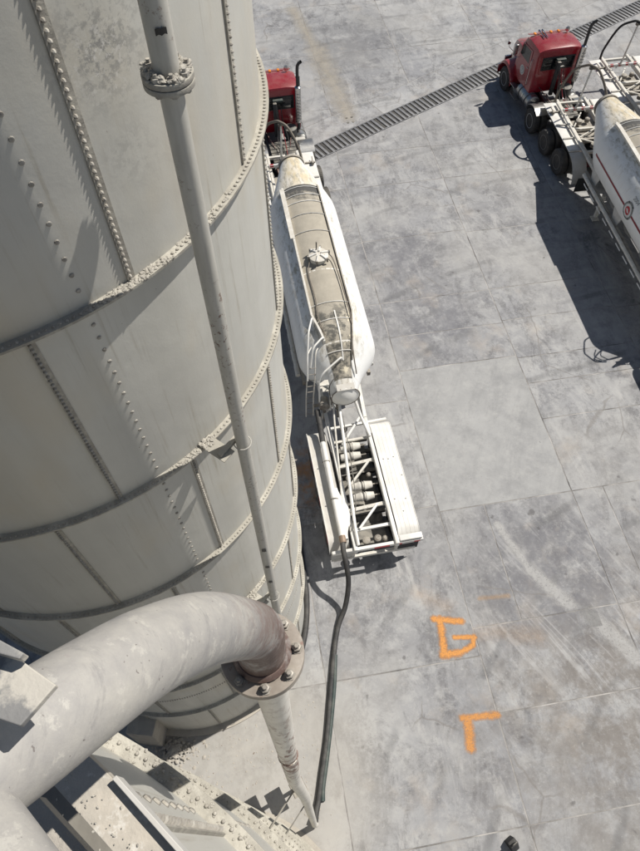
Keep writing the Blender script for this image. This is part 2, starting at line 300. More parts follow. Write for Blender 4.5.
# ------------------------------------------------------------------ mesh helpers
class MB:
    def __init__(s): s.v = []; s.f = []; s.uv = None
    def add(s, vs, fs):
        n = len(s.v); s.v += [tuple(p) for p in vs]; s.f += [tuple(i + n for i in f) for f in fs]; return s
    def box(s, c, d, mt=None, bev=0.):
        x, y, z = d[0] / 2, d[1] / 2, d[2] / 2
        if bev:
            b = min(bev, x * .9, y * .9, z * .9); bm = bmesh.new(); bmesh.ops.create_cube(bm, size=1)
            for v in bm.verts: v.co = Vector((v.co.x * d[0], v.co.y * d[1], v.co.z * d[2]))
            bmesh.ops.bevel(bm, geom=bm.edges[:], offset=b, segments=2, affect='EDGES', profile=.5)
            vs = [v.co.copy() for v in bm.verts]; fs = [[v.index for v in f.verts] for f in bm.faces]; bm.free()
        else:
            vs = [Vector(p) for p in ((-x, -y, -z), (x, -y, -z), (x, y, -z), (-x, y, -z), (-x, -y, z), (x, -y, z), (x, y, z), (-x, y, z))]
            fs = [(0, 3, 2, 1), (4, 5, 6, 7), (0, 1, 5, 4), (1, 2, 6, 5), (2, 3, 7, 6), (3, 0, 4, 7)]
        c = Vector(c)
        if mt is not None: vs = [mt @ v for v in vs]
        return s.add([v + c for v in vs], fs)
    def hexa(s, bot, top):  # two quads of 4 points each
        return s.add(list(bot) + list(top), [(0, 3, 2, 1), (4, 5, 6, 7), (0, 1, 5, 4), (1, 2, 6, 5), (2, 3, 7, 6), (3, 0, 4, 7)])
    def bar(s, a, b, wd, ht, up=(0, 0, 1)):
        a, b = Vector(a), Vector(b); d = (b - a).normalized(); u = Vector(up)
        r = d.cross(u)
        if r.length < 1e-4: r = d.cross(Vector((0, 1, 0)))
        r.normalize(); u = r.cross(d); r *= wd / 2; u *= ht / 2
        q = lambda p: [p - r - u, p + r - u, p + r + u, p - r + u]
        return s.hexa(q(a), q(b))
    def tube(s, pts, r, n=10, cap=True):
        pts = [Vector(p) for p in pts]; rs = r if isinstance(r, (list, tuple)) else [r] * len(pts)
        vs, fs = [], []; prev = None
        for i, p in enumerate(pts):
            t = (pts[min(i + 1, len(pts) - 1)] - pts[max(i - 1, 0)]).normalized()
            if prev is None:
                u = t.cross(Vector((0, 0, 1)));
                if u.length < 1e-3: u = t.cross(Vector((0, 1, 0)))
            else: u = prev - t * prev.dot(t)
            u.normalize(); prev = u; v = t.cross(u)
            for k in range(n):
                a = 2 * pi * k / n; vs.append(p + (u * cos(a) + v * sin(a)) * rs[i])
        for i in range(len(pts) - 1):
            for k in range(n):
                k2 = (k + 1) % n; fs.append((i * n + k, (i + 1) * n + k, (i + 1) * n + k2, i * n + k2))
        if cap: fs.append(tuple(range(n))); fs.append(tuple((len(pts) - 1) * n + k for k in reversed(range(n))))
        return s.add(vs, fs)
    def cyl(s, a, b, r, n=14, r2=None): return s.tube([a, b], [r, r if r2 is None else r2], n)
    def lathe(s, prof, n=28, origin=(0, 0, 0), axis='X'):
        vs, fs = [], []; o = Vector(origin)
        for (h, r) in prof:
            for k in range(n):
                a = 2 * pi * k / n
                p = {'X': (h, r * cos(a), r * sin(a)), 'Y': (r * cos(a), h, r * sin(a)), 'Z': (r * cos(a), r * sin(a), h)}[axis]
                vs.append(o + Vector(p))
        for i in range(len(prof) - 1):
            for k in range(n):
                k2 = (k + 1) % n; fs.append((i * n + k, i * n + k2, (i + 1) * n + k2, (i + 1) * n + k))
        fs.append(tuple(range(n))); fs.append(tuple((len(prof) - 1) * n + k for k in range(n)))
        return s.add(vs, fs)
    def prism(s, poly, a, b, plane='yz'):  # extrude polygon in the plane along the remaining axis
        def P(u, v, t): return {'yz': (t, u, v), 'xz': (u, t, v), 'xy': (u, v, t)}[plane]
        n = len(poly); vs = [P(u, v, a) for u, v in poly] + [P(u, v, b) for u, v in poly]
        fs = [tuple(range(n)), tuple(reversed(range(n, 2 * n)))] + [(i, i + n, (i + 1) % n + n, (i + 1) % n) for i in range(n)]
        return s.add(vs, fs)
    def loft(s, secs, cap=True):
        n = len(secs[0]); vs = [p for q in secs for p in q]; fs = []
        for i in range(len(secs) - 1):
            for k in range(n):
                k2 = (k + 1) % n; fs.append((i * n + k, i * n + k2, (i + 1) * n + k2, (i + 1) * n + k))
        if cap: fs.append(tuple(reversed(range(n)))); fs.append(tuple((len(secs) - 1) * n + k for k in range(n)))
        return s.add(vs, fs)
    def sheet(s, rows, th=0.):
        nr, nc = len(rows), len(rows[0]); vs = [p for r in rows for p in r]
        fs = [(i * nc + j, i * nc + j + 1, (i + 1) * nc + j + 1, (i + 1) * nc + j) for i in range(nr - 1) for j in range(nc - 1)]
        return s.add(vs, fs)
    def mesh(s, name, mat, smooth=True, bevel=0):
        me = bpy.data.meshes.new(name); me.from_pydata(s.v, [], s.f)
        bm = bmesh.new(); bm.from_mesh(me); bmesh.ops.recalc_face_normals(bm, faces=bm.faces)
        if bevel:
            ed = [e for e in bm.edges if len(e.link_faces) == 2 and e.calc_face_angle(0) > .6]
            bmesh.ops.bevel(bm, geom=ed, offset=bevel, segments=2, affect='EDGES', profile=.5, clamp_overlap=True)
        bm.to_mesh(me); bm.free()
        if smooth:
            me.polygons.foreach_set('use_smooth', [True] * len(me.polygons)); me.set_sharp_from_angle(angle=radians(35))
        if mat: me.materials.append(M[mat])
        return me
    def build(s, name, mat, parent=None, **kw):
        o = bpy.data.objects.new(name, s.mesh(name, mat, **kw)); COL.objects.link(o)
        if parent: o.parent = parent
        return o
def tag(o, label=None, cat=None, group=None, kind=None):
    if label: o['label'] = label
    if cat: o['category'] = cat
    if group: o['group'] = group
    if kind: o['kind'] = kind
    return o
def empty(name, loc=(0, 0, 0), rz=0, label=None, cat=None, group=None):
    o = bpy.data.objects.new(name, None); COL.objects.link(o); o.location = loc; o.rotation_euler.z = rz; o.empty_display_size = .3
    return tag(o, label, cat, group)
def copy_tree(o, parent=None):
    c = o.copy(); COL.objects.link(c)
    if parent: c.parent = parent
    for ch in kids(o): copy_tree(ch, c)
    return c
def kids(o): return [x for x in bpy.data.objects if x.parent == o]
def inst(src, parent=None, loc=None, rot=None):
    c = src.copy(); COL.objects.link(c); c.parent = parent
    if loc is not None: c.location = loc
    if rot is not None: c.rotation_euler = rot
    return c
def spline(pts, n=8):
    P = [Vector(p) for p in pts]; P = [P[0] * 2 - P[1]] + P + [P[-1] * 2 - P[-2]]; out = []
    for i in range(1, len(P) - 2):
        for k in range(n):
            t = k / n; a, b, c, d = P[i - 1:i + 3]
            out.append(.5 * ((2 * b) + (c - a) * t + (2 * a - 5 * b + 4 * c - d) * t * t + (3 * b - a - 3 * c + d) * t ** 3))
    out.append(P[-2]); return out
def fillet(pts, r, n=6):
    pts = [Vector(p) for p in pts]; out = [pts[0]]
    for i in range(1, len(pts) - 1):
        a, b, c = pts[i - 1], pts[i], pts[i + 1]; u = (a - b); v = (c - b); k = min(r, u.length * .45, v.length * .45)
        p, q = b + u.normalized() * k, b + v.normalized() * k
        for j in range(n + 1):
            t = j / n; out.append((1 - t) ** 2 * p + 2 * t * (1 - t) * b + t * t * q)
    out.append(pts[-1]); return out

# ------------------------------------------------------------------ ground
g = MB(); g.add([(-400, -400, -.03), (400, -400, -.03), (400, 400, -.03), (-400, 400, -.03)], [(0, 1, 2, 3)])
ground = g.build('ground', 'concrete'); tag(ground, 'wide grey concrete yard below and around the paving slabs', kind='structure')
pavement = empty('concrete_pavement'); pavement['kind'] = 'structure'; pavement['label'] = 'scuffed grey concrete yard paving cast in large slabs'
# the drain's two straight rims
Dn = (Vector((4.07, 24.59)), Vector((13.25, 29.07))); ddir = (Dn[1] - Dn[0]).normalized(); dnor = Vector((-ddir.y, ddir.x)); DW = .92
def side(p): return (Vector(p) - Dn[0]).dot(dnor)
def clip(poly, lo=None, hi=None):
    for lim, sg in ((lo, 1), (hi, -1)):
        if lim is None or not poly: continue
        out = []
        for i in range(len(poly)):
            a, b = poly[i], poly[(i + 1) % len(poly)]; da, db = sg * (side(a) - lim), sg * (side(b) - lim)
            if da >= 0: out.append(a)
            if (da > 0) != (db > 0) and abs(da - db) > 1e-9:
                t = da / (da - db); out.append((a[0] + (b[0] - a[0]) * t, a[1] + (b[1] - a[1]) * t))
        poly = out
    return poly
rs = random.Random(3)
def slab(poly, mat='concrete', gap=.013):
    if len(poly) < 3: return
    # inset
    n = len(poly); P = [Vector(p) for p in poly]
    ar = sum(P[i].x * P[(i + 1) % n].y - P[(i + 1) % n].x * P[i].y for i in range(n)) / 2
    if abs(ar) < .08: return
    if ar < 0: P.reverse()
    ins = []
    for i in range(n):
        a, b, c = P[i - 1], P[i], P[(i + 1) % n]; e1 = (b - a); e2 = (c - b)
        if e1.length < 1e-5 or e2.length < 1e-5: return
        e1.normalize(); e2.normalize(); n1 = Vector((-e1.y, e1.x)); n2 = Vector((-e2.y, e2.x)); k = 1 + n1.dot(n2)
        ins.append(b + (n1 + n2) * gap / max(k, .3))
    h = rs.uniform(-.002, .002); tx, ty = rs.uniform(-.0005, .0005), rs.uniform(-.0005, .0005)
    c0 = sum(ins, Vector((0, 0))) / n
    b = MB(); z = lambda p: h + (p.x - c0.x) * tx + (p.y - c0.y) * ty
    top = [(p.x - c0.x, p.y - c0.y, z(p)) for p in [q + (c0 - q).normalized() * .008 for q in ins]]; mid = [(p.x - c0.x, p.y - c0.y, z(p) - .008) for p in ins]; bot = [(p.x - c0.x, p.y - c0.y, -.12) for p in ins]
    b.add(bot + mid + top, [tuple(range(2 * n, 3 * n))] + [(i, (i + 1) % n, (i + 1) % n + n, i + n) for i in range(n)] + [(i + n, (i + 1) % n + n, (i + 1) % n + 2 * n, i + 2 * n) for i in range(n)])
    o = b.build('slab', mat, pavement, smooth=False); o.location = (c0.x, c0.y, 0)
fm = MB(); FX = [(-12, -6.5), (34, -6.5), (34, 50), (-12, 50)]
for pl in (clip(FX, hi=-.02), clip(FX, lo=DW + .02)): fm.add([(x, y, -.0055) for x, y in pl], [tuple(range(len(pl)))])
fm.build('joint_filler', 'joint', pavement, smooth=False)
XL = [-11.7, -7.6, -3.5, .62, 4.74, 8.83, 13.0, 17.1, 21.2, 25.3, 29.4, 33.5]
rows = {0: [-6, -2, 3.5, 7.9, 12, 16, 20, 24, 28], 1: [-6, -2, 3.5, 7.9, 12, 16, 20, 24, 28], 2: [-6, -2, 3.5, 7.9, 12, 16, 20, 24, 28],
        3: [-4.5, -.37, 3.5, 7.9, 11.75, 16.0, 19.2, 22.4, 26.5, 30], 4: [-4.5, -.37, 2.07, 4.22, 7.69, 12.92, 14.4, 16.02, 19.25, 22.4, 24.6, 28, 31],
        5: [-4.5, -.36, 1.76, 4.19, 7.69, 10.3, 11.72, 12.8, 14.5, 16.03, 19.1, 22.4, 24.55, 28, 31.5], 6: [-4.5, -.3, 4.1, 7.7, 10.25, 14.4, 16.0, 19.0, 24.5, 28.5, 32.6],
        7: [-4.5, 0, 4.1, 8, 12, 16, 20, 24.5, 28.5, 34], 8: [-4.5, 0, 4.1, 8, 12, 16, 20, 24.5, 28.5, 32, 36], 9: [-4.5, 0, 4.1, 8, 12, 16, 20, 24.5, 28.5, 33, 38], 10: [-4.5, 4, 12, 20, 28, 33, 38, 42]}
sub = {(4, 4.22): 6.1, (5, 4.19): 9.8}
for i in range(len(XL) - 1):
    ys = rows[i]
    for y0, y1 in zip(ys, ys[1:]):
        xs = [XL[i], XL[i + 1]]
        if (i, y0) in sub: xs.insert(1, sub[(i, y0)])
        for x0, x1 in zip(xs, xs[1:]):
            slab(clip([(x0, y0), (x1, y0), (x1, y1), (x0, y1)], hi=0), 'smooth concrete' if (i == 4 and y0 == 7.69) else 'concrete')
far_x = [-12, -7.6, -3.5, .9, 5.0, 9.05, 13.43, 17.5, 21.6, 25.7, 29.8, 34]; far_y = [14, 20, 24, 28, 32.5, 37.2, 42, 47, 52]
for x0, x1 in zip(far_x, far_x[1:]):
    for y0, y1 in zip(far_y, far_y[1:]):
        slab(clip([(x0, y0), (x1, y0), (x1, y1), (x0, y1)], lo=DW + 1.25))
for k in range(-3, 9):
    a = Dn[0] + ddir * (k * 4.1); b = a + ddir * 4.1
    slab([tuple(a + dnor * DW), tuple(b + dnor * DW), tuple(b + dnor * (DW + 1.25)), tuple(a + dnor * (DW + 1.25))])
# trench drain
drain = empty('trench_drain', (Dn[0].x, Dn[0].y, 0), atan2(ddir.y, ddir.x), 'long dark steel grated trench drain crossing the yard behind the truck cabs', 'drain')
L0, L1 = -12.0, 32.0
b = MB(); b.box(((L0 + L1) / 2, DW / 2, -.026), (L1 - L0, DW, .004)); b.build('slot_shade_sheet', 'black rubber', drain)  # shallow sheet coloured near-black to stand in for the shade of a deep trench
for yy in (.025, DW - .025):
    b = MB(); b.box(((L0 + L1) / 2, yy, -.006), (L1 - L0, .045, .03)); b.build('frame_edge', 'grate steel', drain)
b = MB(); b.box((0, DW / 2, -.004), (.115, DW - .10, .022), bev=.004); me = b.mesh('grate_bar', 'grate steel')
nb = 0; x = L0 + .1
while x < L1 and nb < 290:
    if x > -2.3:
        o = bpy.data.objects.new('grate_bar', me); COL.objects.link(o); o.parent = drain; o.location = (x, 0, rs.uniform(-.003, .003)); o.rotation_euler.z = rs.uniform(-.02, .02); nb += 1
    x += .245 if nb % 12 else .30
# spray marks and smears: one thin sheet each, the strokes drawn by distance in the material
def mark(name, segs, col, label, cat, soft=.5, ns=8, amp=.5, amax=1., z=.006, pad=.5):
    g = NG(name); P = g.geo.outputs['Position']; best = None
    for (a, b_, w_) in segs:
        d = Vector((b_[0] - a[0], b_[1] - a[1], 0)); L2 = d.dot(d)
        v = g.N.new('ShaderNodeVectorMath'); v.operation = 'SUBTRACT'; g.L(P, v.inputs[0]); v.inputs[1].default_value = (a[0], a[1], z)
        dt = g.N.new('ShaderNodeVectorMath'); dt.operation = 'DOT_PRODUCT'; g.L(v.outputs[0], dt.inputs[0]); dt.inputs[1].default_value = d
        t_ = g.ramp(dt.outputs['Value'], 0, L2)
        sc = g.N.new('ShaderNodeVectorMath'); sc.operation = 'SCALE'; sc.inputs[0].default_value = d; g.L(t_, sc.inputs['Scale'])
        e = g.N.new('ShaderNodeVectorMath'); e.operation = 'DISTANCE'; g.L(v.outputs[0], e.inputs[0]); g.L(sc.outputs[0], e.inputs[1])
        q = g.math('DIVIDE', e.outputs['Value'], w_ / 2); best = q if best is None else g.math('MINIMUM', best, q)
    n1 = g.noise(P, ns, 9, .75); n2 = g.noise(P, ns * .35, 5, .6)
    f_ = g.math('ADD', best, g.math('MULTIPLY', g.math('SUBTRACT', n1, .5), amp * 2)); f_ = g.math('ADD', f_, g.math('MULTIPLY', g.math('SUBTRACT', n2, .5), amp))
    g.L(g.math('MULTIPLY', g.ramp(f_, 1 + soft, 1 - soft, 0, amax), g.ramp(g.noise(P, ns * 3, 5, .7), .30, .50, .45, 1)), g.b.inputs['Alpha'])
    M[name] = g.done(g.mix(g.ramp(n1, .4, .65), col, tuple(c * .85 for c in col)), .85)
    xs = [q[0] for sg in segs for q in sg[:2]]; ys = [q[1] for sg in segs for q in sg[:2]]; w_ = max(sg[2] for sg in segs) * .5 + pad
    mb = MB(); mb.add([(min(xs) - w_, min(ys) - w_, z), (max(xs) + w_, min(ys) - w_, z), (max(xs) + w_, max(ys) + w_, z), (min(xs) - w_, max(ys) + w_, z)], [(0, 1, 2, 3)])
    return tag(mb.build(name, name, smooth=False), label, cat)
OR = (.70, .31, .08)
mark('spray_mark', [((3.78, 4.64), (4.50, 4.46), .15), ((3.93, 4.62), (3.82, 3.68), .17), ((3.78, 3.70), (4.2, 3.66), .19), ((4.2, 3.66), (4.62, 3.80), .14), ((4.62, 3.80), (4.70, 4.02), .12), ((4.18, 4.08), (4.72, 4.0), .11)], OR, 'orange spray-painted letter G on the concrete, nearest the middle', 'paint mark', .55, 8, 1.0, .9)
mark('spray_mark', [((3.85, 2.12), (4.74, 2.05), .15), ((3.97, 2.05), (3.87, 1.42), .20)], OR, 'orange spray-painted corner bracket on the concrete below the letter G', 'paint mark', .55, 8, 1.1, .75, z=.0065)
FO = (.62, .37, .16)
mark('spray_smudge', [((3.55, 5.40), (4.2, 4.90), .35)], FO, 'faded orange smudge of spray just above the letter G', 'paint mark', .9, 7, 1.5, .12, z=.007)
mark('spray_smudge', [((5.15, 4.98), (5.95, 4.92), .10)], FO, 'thin faded orange dash of spray above and right of the letter G', 'paint mark', .8, 9, 1.1, .28, z=.0075)
mark('spray_smudge', [((4.85, 4.05), (5.5, 4.0), .30), ((5.8, 3.9), (6.4, 3.7), .35)], FO, 'faint ochre overspray stretching right from the letter G', 'paint mark', .9, 6, 1.5, .13, z=.008)
PS = (.55, .54, .52)
mark('scrape', [((6.30, 7.0), (6.79, 5.53), .22), ((6.79, 5.53), (7.51, 4.40), .36)], PS, 'long pale scrape slanting across the dark slab', 'scrape', .45, 5, .7, .6)
mark('scrape', [((7.95, 4.1), (8.72, 2.75), .42)], PS, 'shorter pale scrape continuing toward the slab corner', 'scrape', .45, 5, .7, .6)
mark('cement_trail', [((5.75, 27.4), (5.6, 29), .7), ((5.6, 29), (5.2, 33), .8), ((5.2, 33), (4.6, 37), .5)], (.47, .42, .34), 'dried beige cement trail running away beyond the drain', 'cement trail', .9, 2.2, 1.5, .5, pad=1.2)
t = empty('anchor_plate', (5.76, 27.03, 0), 0, 'group of four small dark anchor holes in the slab beyond the drain', 'anchor')
for dx, dy in ((-.12, .17), (.12, .2), (-.12, -.18), (.12, -.16)):
    b = MB(); b.lathe([(0, .055), (.012, .055), (.014, .03)], 10, (dx, dy, .006), 'Z'); b.build('anchor_hole', 'dark steel', t)

# ------------------------------------------------------------------ silos
SR = 2.937
def arc_strip(mb, r0, r1, z0, z1, a0, a1, n):
    """curved box between two radii, two heights and two angles (degrees)"""
    secs = []
    for i in range(n + 1):
        a = radians(a0 + (a1 - a0) * i / n); c, s_ = cos(a), sin(a)
        secs.append([(r0 * c, r0 * s_, z0), (r1 * c, r1 * s_, z0), (r1 * c, r1 * s_, z1), (r0 * c, r0 * s_, z1)])
    mb.loft(secs)
def rivet(mb, p, nrm, r, h, n=6):
    p, nrm = Vector(p), Vector(nrm).normalized(); u = nrm.orthogonal().normalized(); v = nrm.cross(u)
    b = len(mb.v)
    for (hh, rr) in ((0, r), (h * .65, r * .85)):
        for k in range(n):
            a = 2 * pi * k / n; mb.v.append(tuple(p + nrm * hh + (u * cos(a) + v * sin(a)) * rr))
    mb.v.append(tuple(p + nrm * h))
    for k in range(n):
        k2 = (k + 1) % n; mb.f.append((b + k, b + k2, b + n + k2, b + n + k)); mb.f.append((b + n + k, b + n + k2, b + 2 * n))
def make_silo(cx, cy, label, seam0, seam1, ztop, levels, full=True, a_rng=(-180, 180), rowaz=None, roof=True):
    """seam0/seam1: angle of one seam in even / odd rings"""
    root = empty('steel_silo', (cx, cy, 0), 0, label, 'silo')
    zs = [2.44 * k for k in range(levels + 1)]; tops = zs[1:] ; tops[-1] = ztop
    fl = MB(); rv = MB(); fin_bolts = MB()
    rr = random.Random(int(cx * 10 + cy * 100))
    for i in range(levels):
        z0, z1 = zs[i], tops[i]
        base = seam0 if (levels_par(i)) else seam1
        seams = [base + 28.8 * k for k in range(-6, 7)]; seams = [a for a in seams if -180 <= a - base < 180 - 12]
        seams.sort()
        for j, a in enumerate(seams):
            a2 = seams[j + 1] if j + 1 < len(seams) else seams[0] + 360
            mb = MB(); dr = rr.uniform(-.002, .002); arc_strip(mb, SR - .012 + dr, SR + dr, z0 + .007, z1 - .007, a + .08, a2 - .08, max(6, int((a2 - a) / 2.2)))
            mb.build('wall_panel', 'silo', root)
            # standing fin with bolts on the sunny side of each seam
            mb = MB(); c, s_ = cos(radians(a)), sin(radians(a)); rd = Vector((c, s_, 0)); tg = Vector((-s_, c, 0))
            mb.bar(rd * (SR + .006) + Vector((0, 0, z0 + .02)), rd * (SR + .006) + Vector((0, 0, z1 - .02)), .010, .020, up=rd)
            mb.bar(rd * (SR + .004) + tg * .030 + Vector((0, 0, z0 + .02)), rd * (SR + .004) + tg * .030 + Vector((0, 0, z1 - .02)), .06, .008, up=rd)
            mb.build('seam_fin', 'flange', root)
            if full or a_rng[0] < ((a + 180) % 360 - 180) < a_rng[1]:
                z = z0 + .05
                while z < z1 - .03:
                    rivet(rv, rd * (SR + .006) + tg * .020 + Vector((0, 0, z)), rd, .0140, .027); z += .05
        if rowaz is not None:
            for a in (rowaz,):
                c, s_ = cos(radians(a)), sin(radians(a)); z = z0 + .16
                while z < z1 - .1: rivet(rv, (SR * c, SR * s_, z), (c, s_, 0), .018, .013, 8); z += .14
    for i in range(0, levels):
        z = zs[i]; w_ = .078
        mb = MB(); arc_strip(mb, SR - .002, SR + w_, z - .011, z + .011, -180, 180, 150)
        arc_strip(mb, SR + .004, SR + .012, z - .045, z - .012, -180, 180, 150)
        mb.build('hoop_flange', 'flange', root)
        n = 376
        for k in range(n):
            a = 2 * pi * k / n
            if not (radians(a_rng[0]) < (a + pi) % (2 * pi) - pi < radians(a_rng[1])): continue
            rad = SR + .044
            rivet(rv, (rad * cos(a), rad * sin(a), z + .011), (0, 0, 1), .0135 if full else .0095, .015)
            rivet(rv, (rad * cos(a), rad * sin(a), z - .011), (0, 0, -1), .011, .012, 5)
    # double row on the second ring
    for k in range(376):
        a = 2 * pi * k / 376
        for dz in (.30, .36): rivet(rv, ((SR + .001) * cos(a), (SR + .001) * sin(a), 4.88 - .75 - dz), (cos(a), sin(a), 0), .012, .012, 5)
    tag(rv.build('rivets', 'spotted bolt', root), kind='stuff')
    if roof:
        mb = MB(); mb.lathe([(ztop - .01, SR + .07), (ztop + .012, SR + .07), (ztop + .02, SR + .03), (ztop + .95, .3), (ztop + .96, 0.01)], 60, (0, 0, 0), 'Z'); mb.build('roof', 'silo', root)
    mb = MB(); mb.lathe([(-.1, SR - .02), (ztop - .03, SR - .02)], 40, (0, 0, 0), 'Z'); mb.build('inner_shell', 'dark steel', root)
    mb = MB(); arc_strip(mb, SR - .1, SR + .16, -.1, .05, -180, 180, 90); mb.build('footing', 'pier concrete', root)
    return root
def levels_par(i): return i % 2 == 0
# ring i spans 2.44*i .. 2.44*(i+1); ring 6 starts at 14.64
silo1 = make_silo(-2.5459, 5.8895, 'tall grey bolted-panel silo filling the upper left, beside the parked tanker', -53.4, -69.2 + 28.8 * 1, 19.9, 8, rowaz=-60.2)
silo2 = make_silo(-2.60, -1.87, 'lower bolted-panel silo directly below the viewpoint at the bottom left', 42.4, 42.4 - 14.4, 16.12, 7, full=False, a_rng=(-60, 150), roof=False, rowaz=45.3)
# crust lying on the hoops of the near silo
def lumps(name, pts, label=None, mat='cement crust', parent=None):
    mb = MB(); r = random.Random(11)
    for (p, sz) in pts:
        bm = bmesh.new(); bmesh.ops.create_icosphere(bm, subdivisions=1, radius=sz)
        sc = Vector((r.uniform(.7, 1.5), r.uniform(.7, 1.5), r.uniform(.35, .7)))
        vs = [Vector((v.co.x * sc.x, v.co.y * sc.y, v.co.z * sc.z)) * r.uniform(.75, 1.25) + Vector(p) for v in bm.verts]
        fs = [[v.index for v in f.verts] for f in bm.faces]; bm.free(); mb.add(vs, fs)
    return tag(mb.build(name, mat, parent, smooth=False), label, kind='stuff')
r = random.Random(5); pts = []
for (z, a0, a1, n) in ((14.64, -62, -45, 150), (14.64, -45, -30, 45), (12.2, -60, -46, 50), (7.32, -50, -40, 20), (4.88, -62, -40, 50), (2.44, -66, -44, 50)):
    for k in range(n):
        a = radians(r.triangular(a0, a1)); rad = SR + r.uniform(.005, .075); pts.append(((rad * cos(a), rad * sin(a), z + .014), r.uniform(.006, .017)))
lumps('cement_crust', pts, parent=silo1)
pts = []
for (z, n) in ((14.64, 260), (12.2, 130), (9.76, 60)):
    for k in range(n):
        a = radians(r.uniform(25, 78)); rad = SR + r.uniform(.0, .078); pts.append(((rad * cos(a), rad * sin(a), z + .013), r.uniform(.003, .009)))
lumps('cement_crust', pts, parent=silo2)
# pipe brackets on the near silo
PR = 3.56
PX, PY = -.0672 * PR, .9977 * PR
def onray(px, py, r_):
    f_ = 667.7421; v = Vector(((px - 320) / f_, (py - 425.5) / f_, 1)); wv = right * v.x + down * v.y + fwd * v.z
    t_ = r_ / math.hypot(wv.x, wv.y); p = wv * t_; p.z += CAMZ; return p
ZF = onray(165, 78, PR).z
conv = empty('riser_pipe', (PX, PY, 0), 0, 'tall straight grey riser pipe with a bolted joint, clamped to the big silo', 'pipe')
b = MB(); b.cyl((0, 0, .4), (0, 0, ZF - .02), .068, 28); b.build('pipe_length', 'pipe', conv)
b = MB(); b.cyl((0, 0, ZF + .02), (0, 0, 22), .072, 28); b.build('pipe_length', 'pipe', conv)
for dz, rr_ in ((-.019, .140), (.019, .140)):
    b = MB(); b.lathe([(ZF + dz - .016, .076), (ZF + dz - .016, rr_), (ZF + dz + .016, rr_), (ZF + dz + .016, .076)], 40, (0, 0, 0), 'Z'); b.build('flange', 'flange', conv, bevel=.003)
for k in range(8):
    a = 2 * pi * k / 8 + .2; b = MB(); c, s_ = cos(a) * .110, sin(a) * .110
    b.lathe([(ZF - .052, .010), (ZF - .052, .021), (ZF - .035, .021), (ZF - .035, .010), (ZF + .035, .010), (ZF + .035, .024), (ZF + .058, .024), (ZF + .058, .012), (ZF + .078, .012)], 6, (c, s_, 0), 'Z'); b.build('bolt', 'spotted bolt', conv)
lumps('cement_crust', [((cos(a) * rd, sin(a) * rd, ZF + .038 + r.uniform(0, .015)), r.uniform(.012, .026)) for a, rd in [(r.uniform(0, 6.28), r.uniform(.078, .135)) for _ in range(70)]], parent=conv)
for z in (12.2, 7.32, 2.44):
    br = MB(); d = Vector((PX + 2.5459, PY - 5.8895, 0)); d.normalize(); n_ = Vector((-d.y, d.x, 0)); p0 = Vector((-2.5459, 5.8895, z)) - Vector((PX, PY, 0))
    br.bar(p0 + d * (SR + .0) - n_ * .20 + Vector((0, 0, .03)), p0 + d * (SR + .34) - n_ * .20 + Vector((0, 0, .03)), .16, .016)
    br.bar(p0 + d * (SR + .26) - n_ * .26 + Vector((0, 0, .05)), p0 + d * (SR + .26) + n_ * .10 + Vector((0, 0, .05)), .05, .05)
    br.build('bracket', 'flange', conv)
    lumps('cement_crust', [(tuple(p0 + d * (SR + r.uniform(.0, .12)) - n_ * r.uniform(.12, .28) + Vector((0, 0, .045))), r.uniform(.01, .02)) for _ in range(30)], parent=conv)
    b = MB(); pts_ = [(.088 * cos(a), .088 * sin(a), z + .05) for a in [2 * pi * k / 24 for k in range(25)]]; b.tube(pts_, .006, 6, False); b.build('clamp', 'pipe', conv)
for (py_, ln) in ((23, .05), (545, .13), (562, .08), (577, .09)):
    zz = onray(150.4 + .2085 * py_, py_, PR).z
    b = MB(); secs = []
    for k in range(5):
        a = radians(-100 + k * 11 - (14 if py_ > 100 else 0)); secs.append([(.0795 * cos(a), .0795 * sin(a), zz + ln * (.3 - .1 * ((k + 1) % 2))), (.0795 * cos(a), .0795 * sin(a), zz - ln * (.5 - .15 * (k % 2)))])
    b.sheet(secs); b.build('painted_mark', 'black mark', conv, smooth=False)

# fill pipe: galvanised elbow near the camera, flange, long drop pipe to the yard
fp = empty('fill_pipe', (-.16, .46, 0), 0, 'fat galvanised elbow and bolted flange feeding a scuffed cream drop pipe in the foreground', 'pipe')
fo = Vector((-.16, .46, 0))
F = Vector((-.112, .563, 15.80)) - fo
def pxd(px, py, d):
    f_ = 667.7421; v = Vector(((px - 320) / f_, (py - 425.5) / f_, 1)) * d; p = right * v.x + down * v.y + fwd * v.z; p.z += CAMZ; return p
q = [F + Vector((0, 0, .02)), F + Vector((0, 0, .12)), F + Vector((.004, -.002, .25)), F + Vector((-.012, -.02, .37)), pxd(206, 629, 1.47) - fo, pxd(150, 651, 1.22) - fo, pxd(88, 690, 1.05) - fo, pxd(20, 738, .93) - fo, pxd(-70, 800, .82) - fo, pxd(-200, 900, .75) - fo, pxd(-200, 900, .75) - fo + Vector((-.7, -.55, .05)), pxd(-200, 900, .75) - fo + Vector((-1.6, -1.3, -.5))]
b = MB(); b.tube(spline(q, 12), .0805, 40); b.build('elbow', 'elbow', fp)
b = MB(); b.lathe([(F.z + .012, .085), (F.z + .024, .0975), (F.z + .034, .089), (F.z + .038, .084)], 36, (F.x, F.y, 0), 'Z'); b.build('weld_collar', 'elbow', fp)
for dz in (-.026, 0):
    b = MB(); b.lathe([(F.z + dz - .012, .066), (F.z + dz - .012, .138), (F.z + dz + .011, .138), (F.z + dz + .011, .066)], 56, (F.x, F.y, 0), 'Z'); b.build('flange', 'pipe flange', fp, bevel=.0025) if 'pipe flange' in M else b.build('flange', 'fillpipe', fp, bevel=.0025)
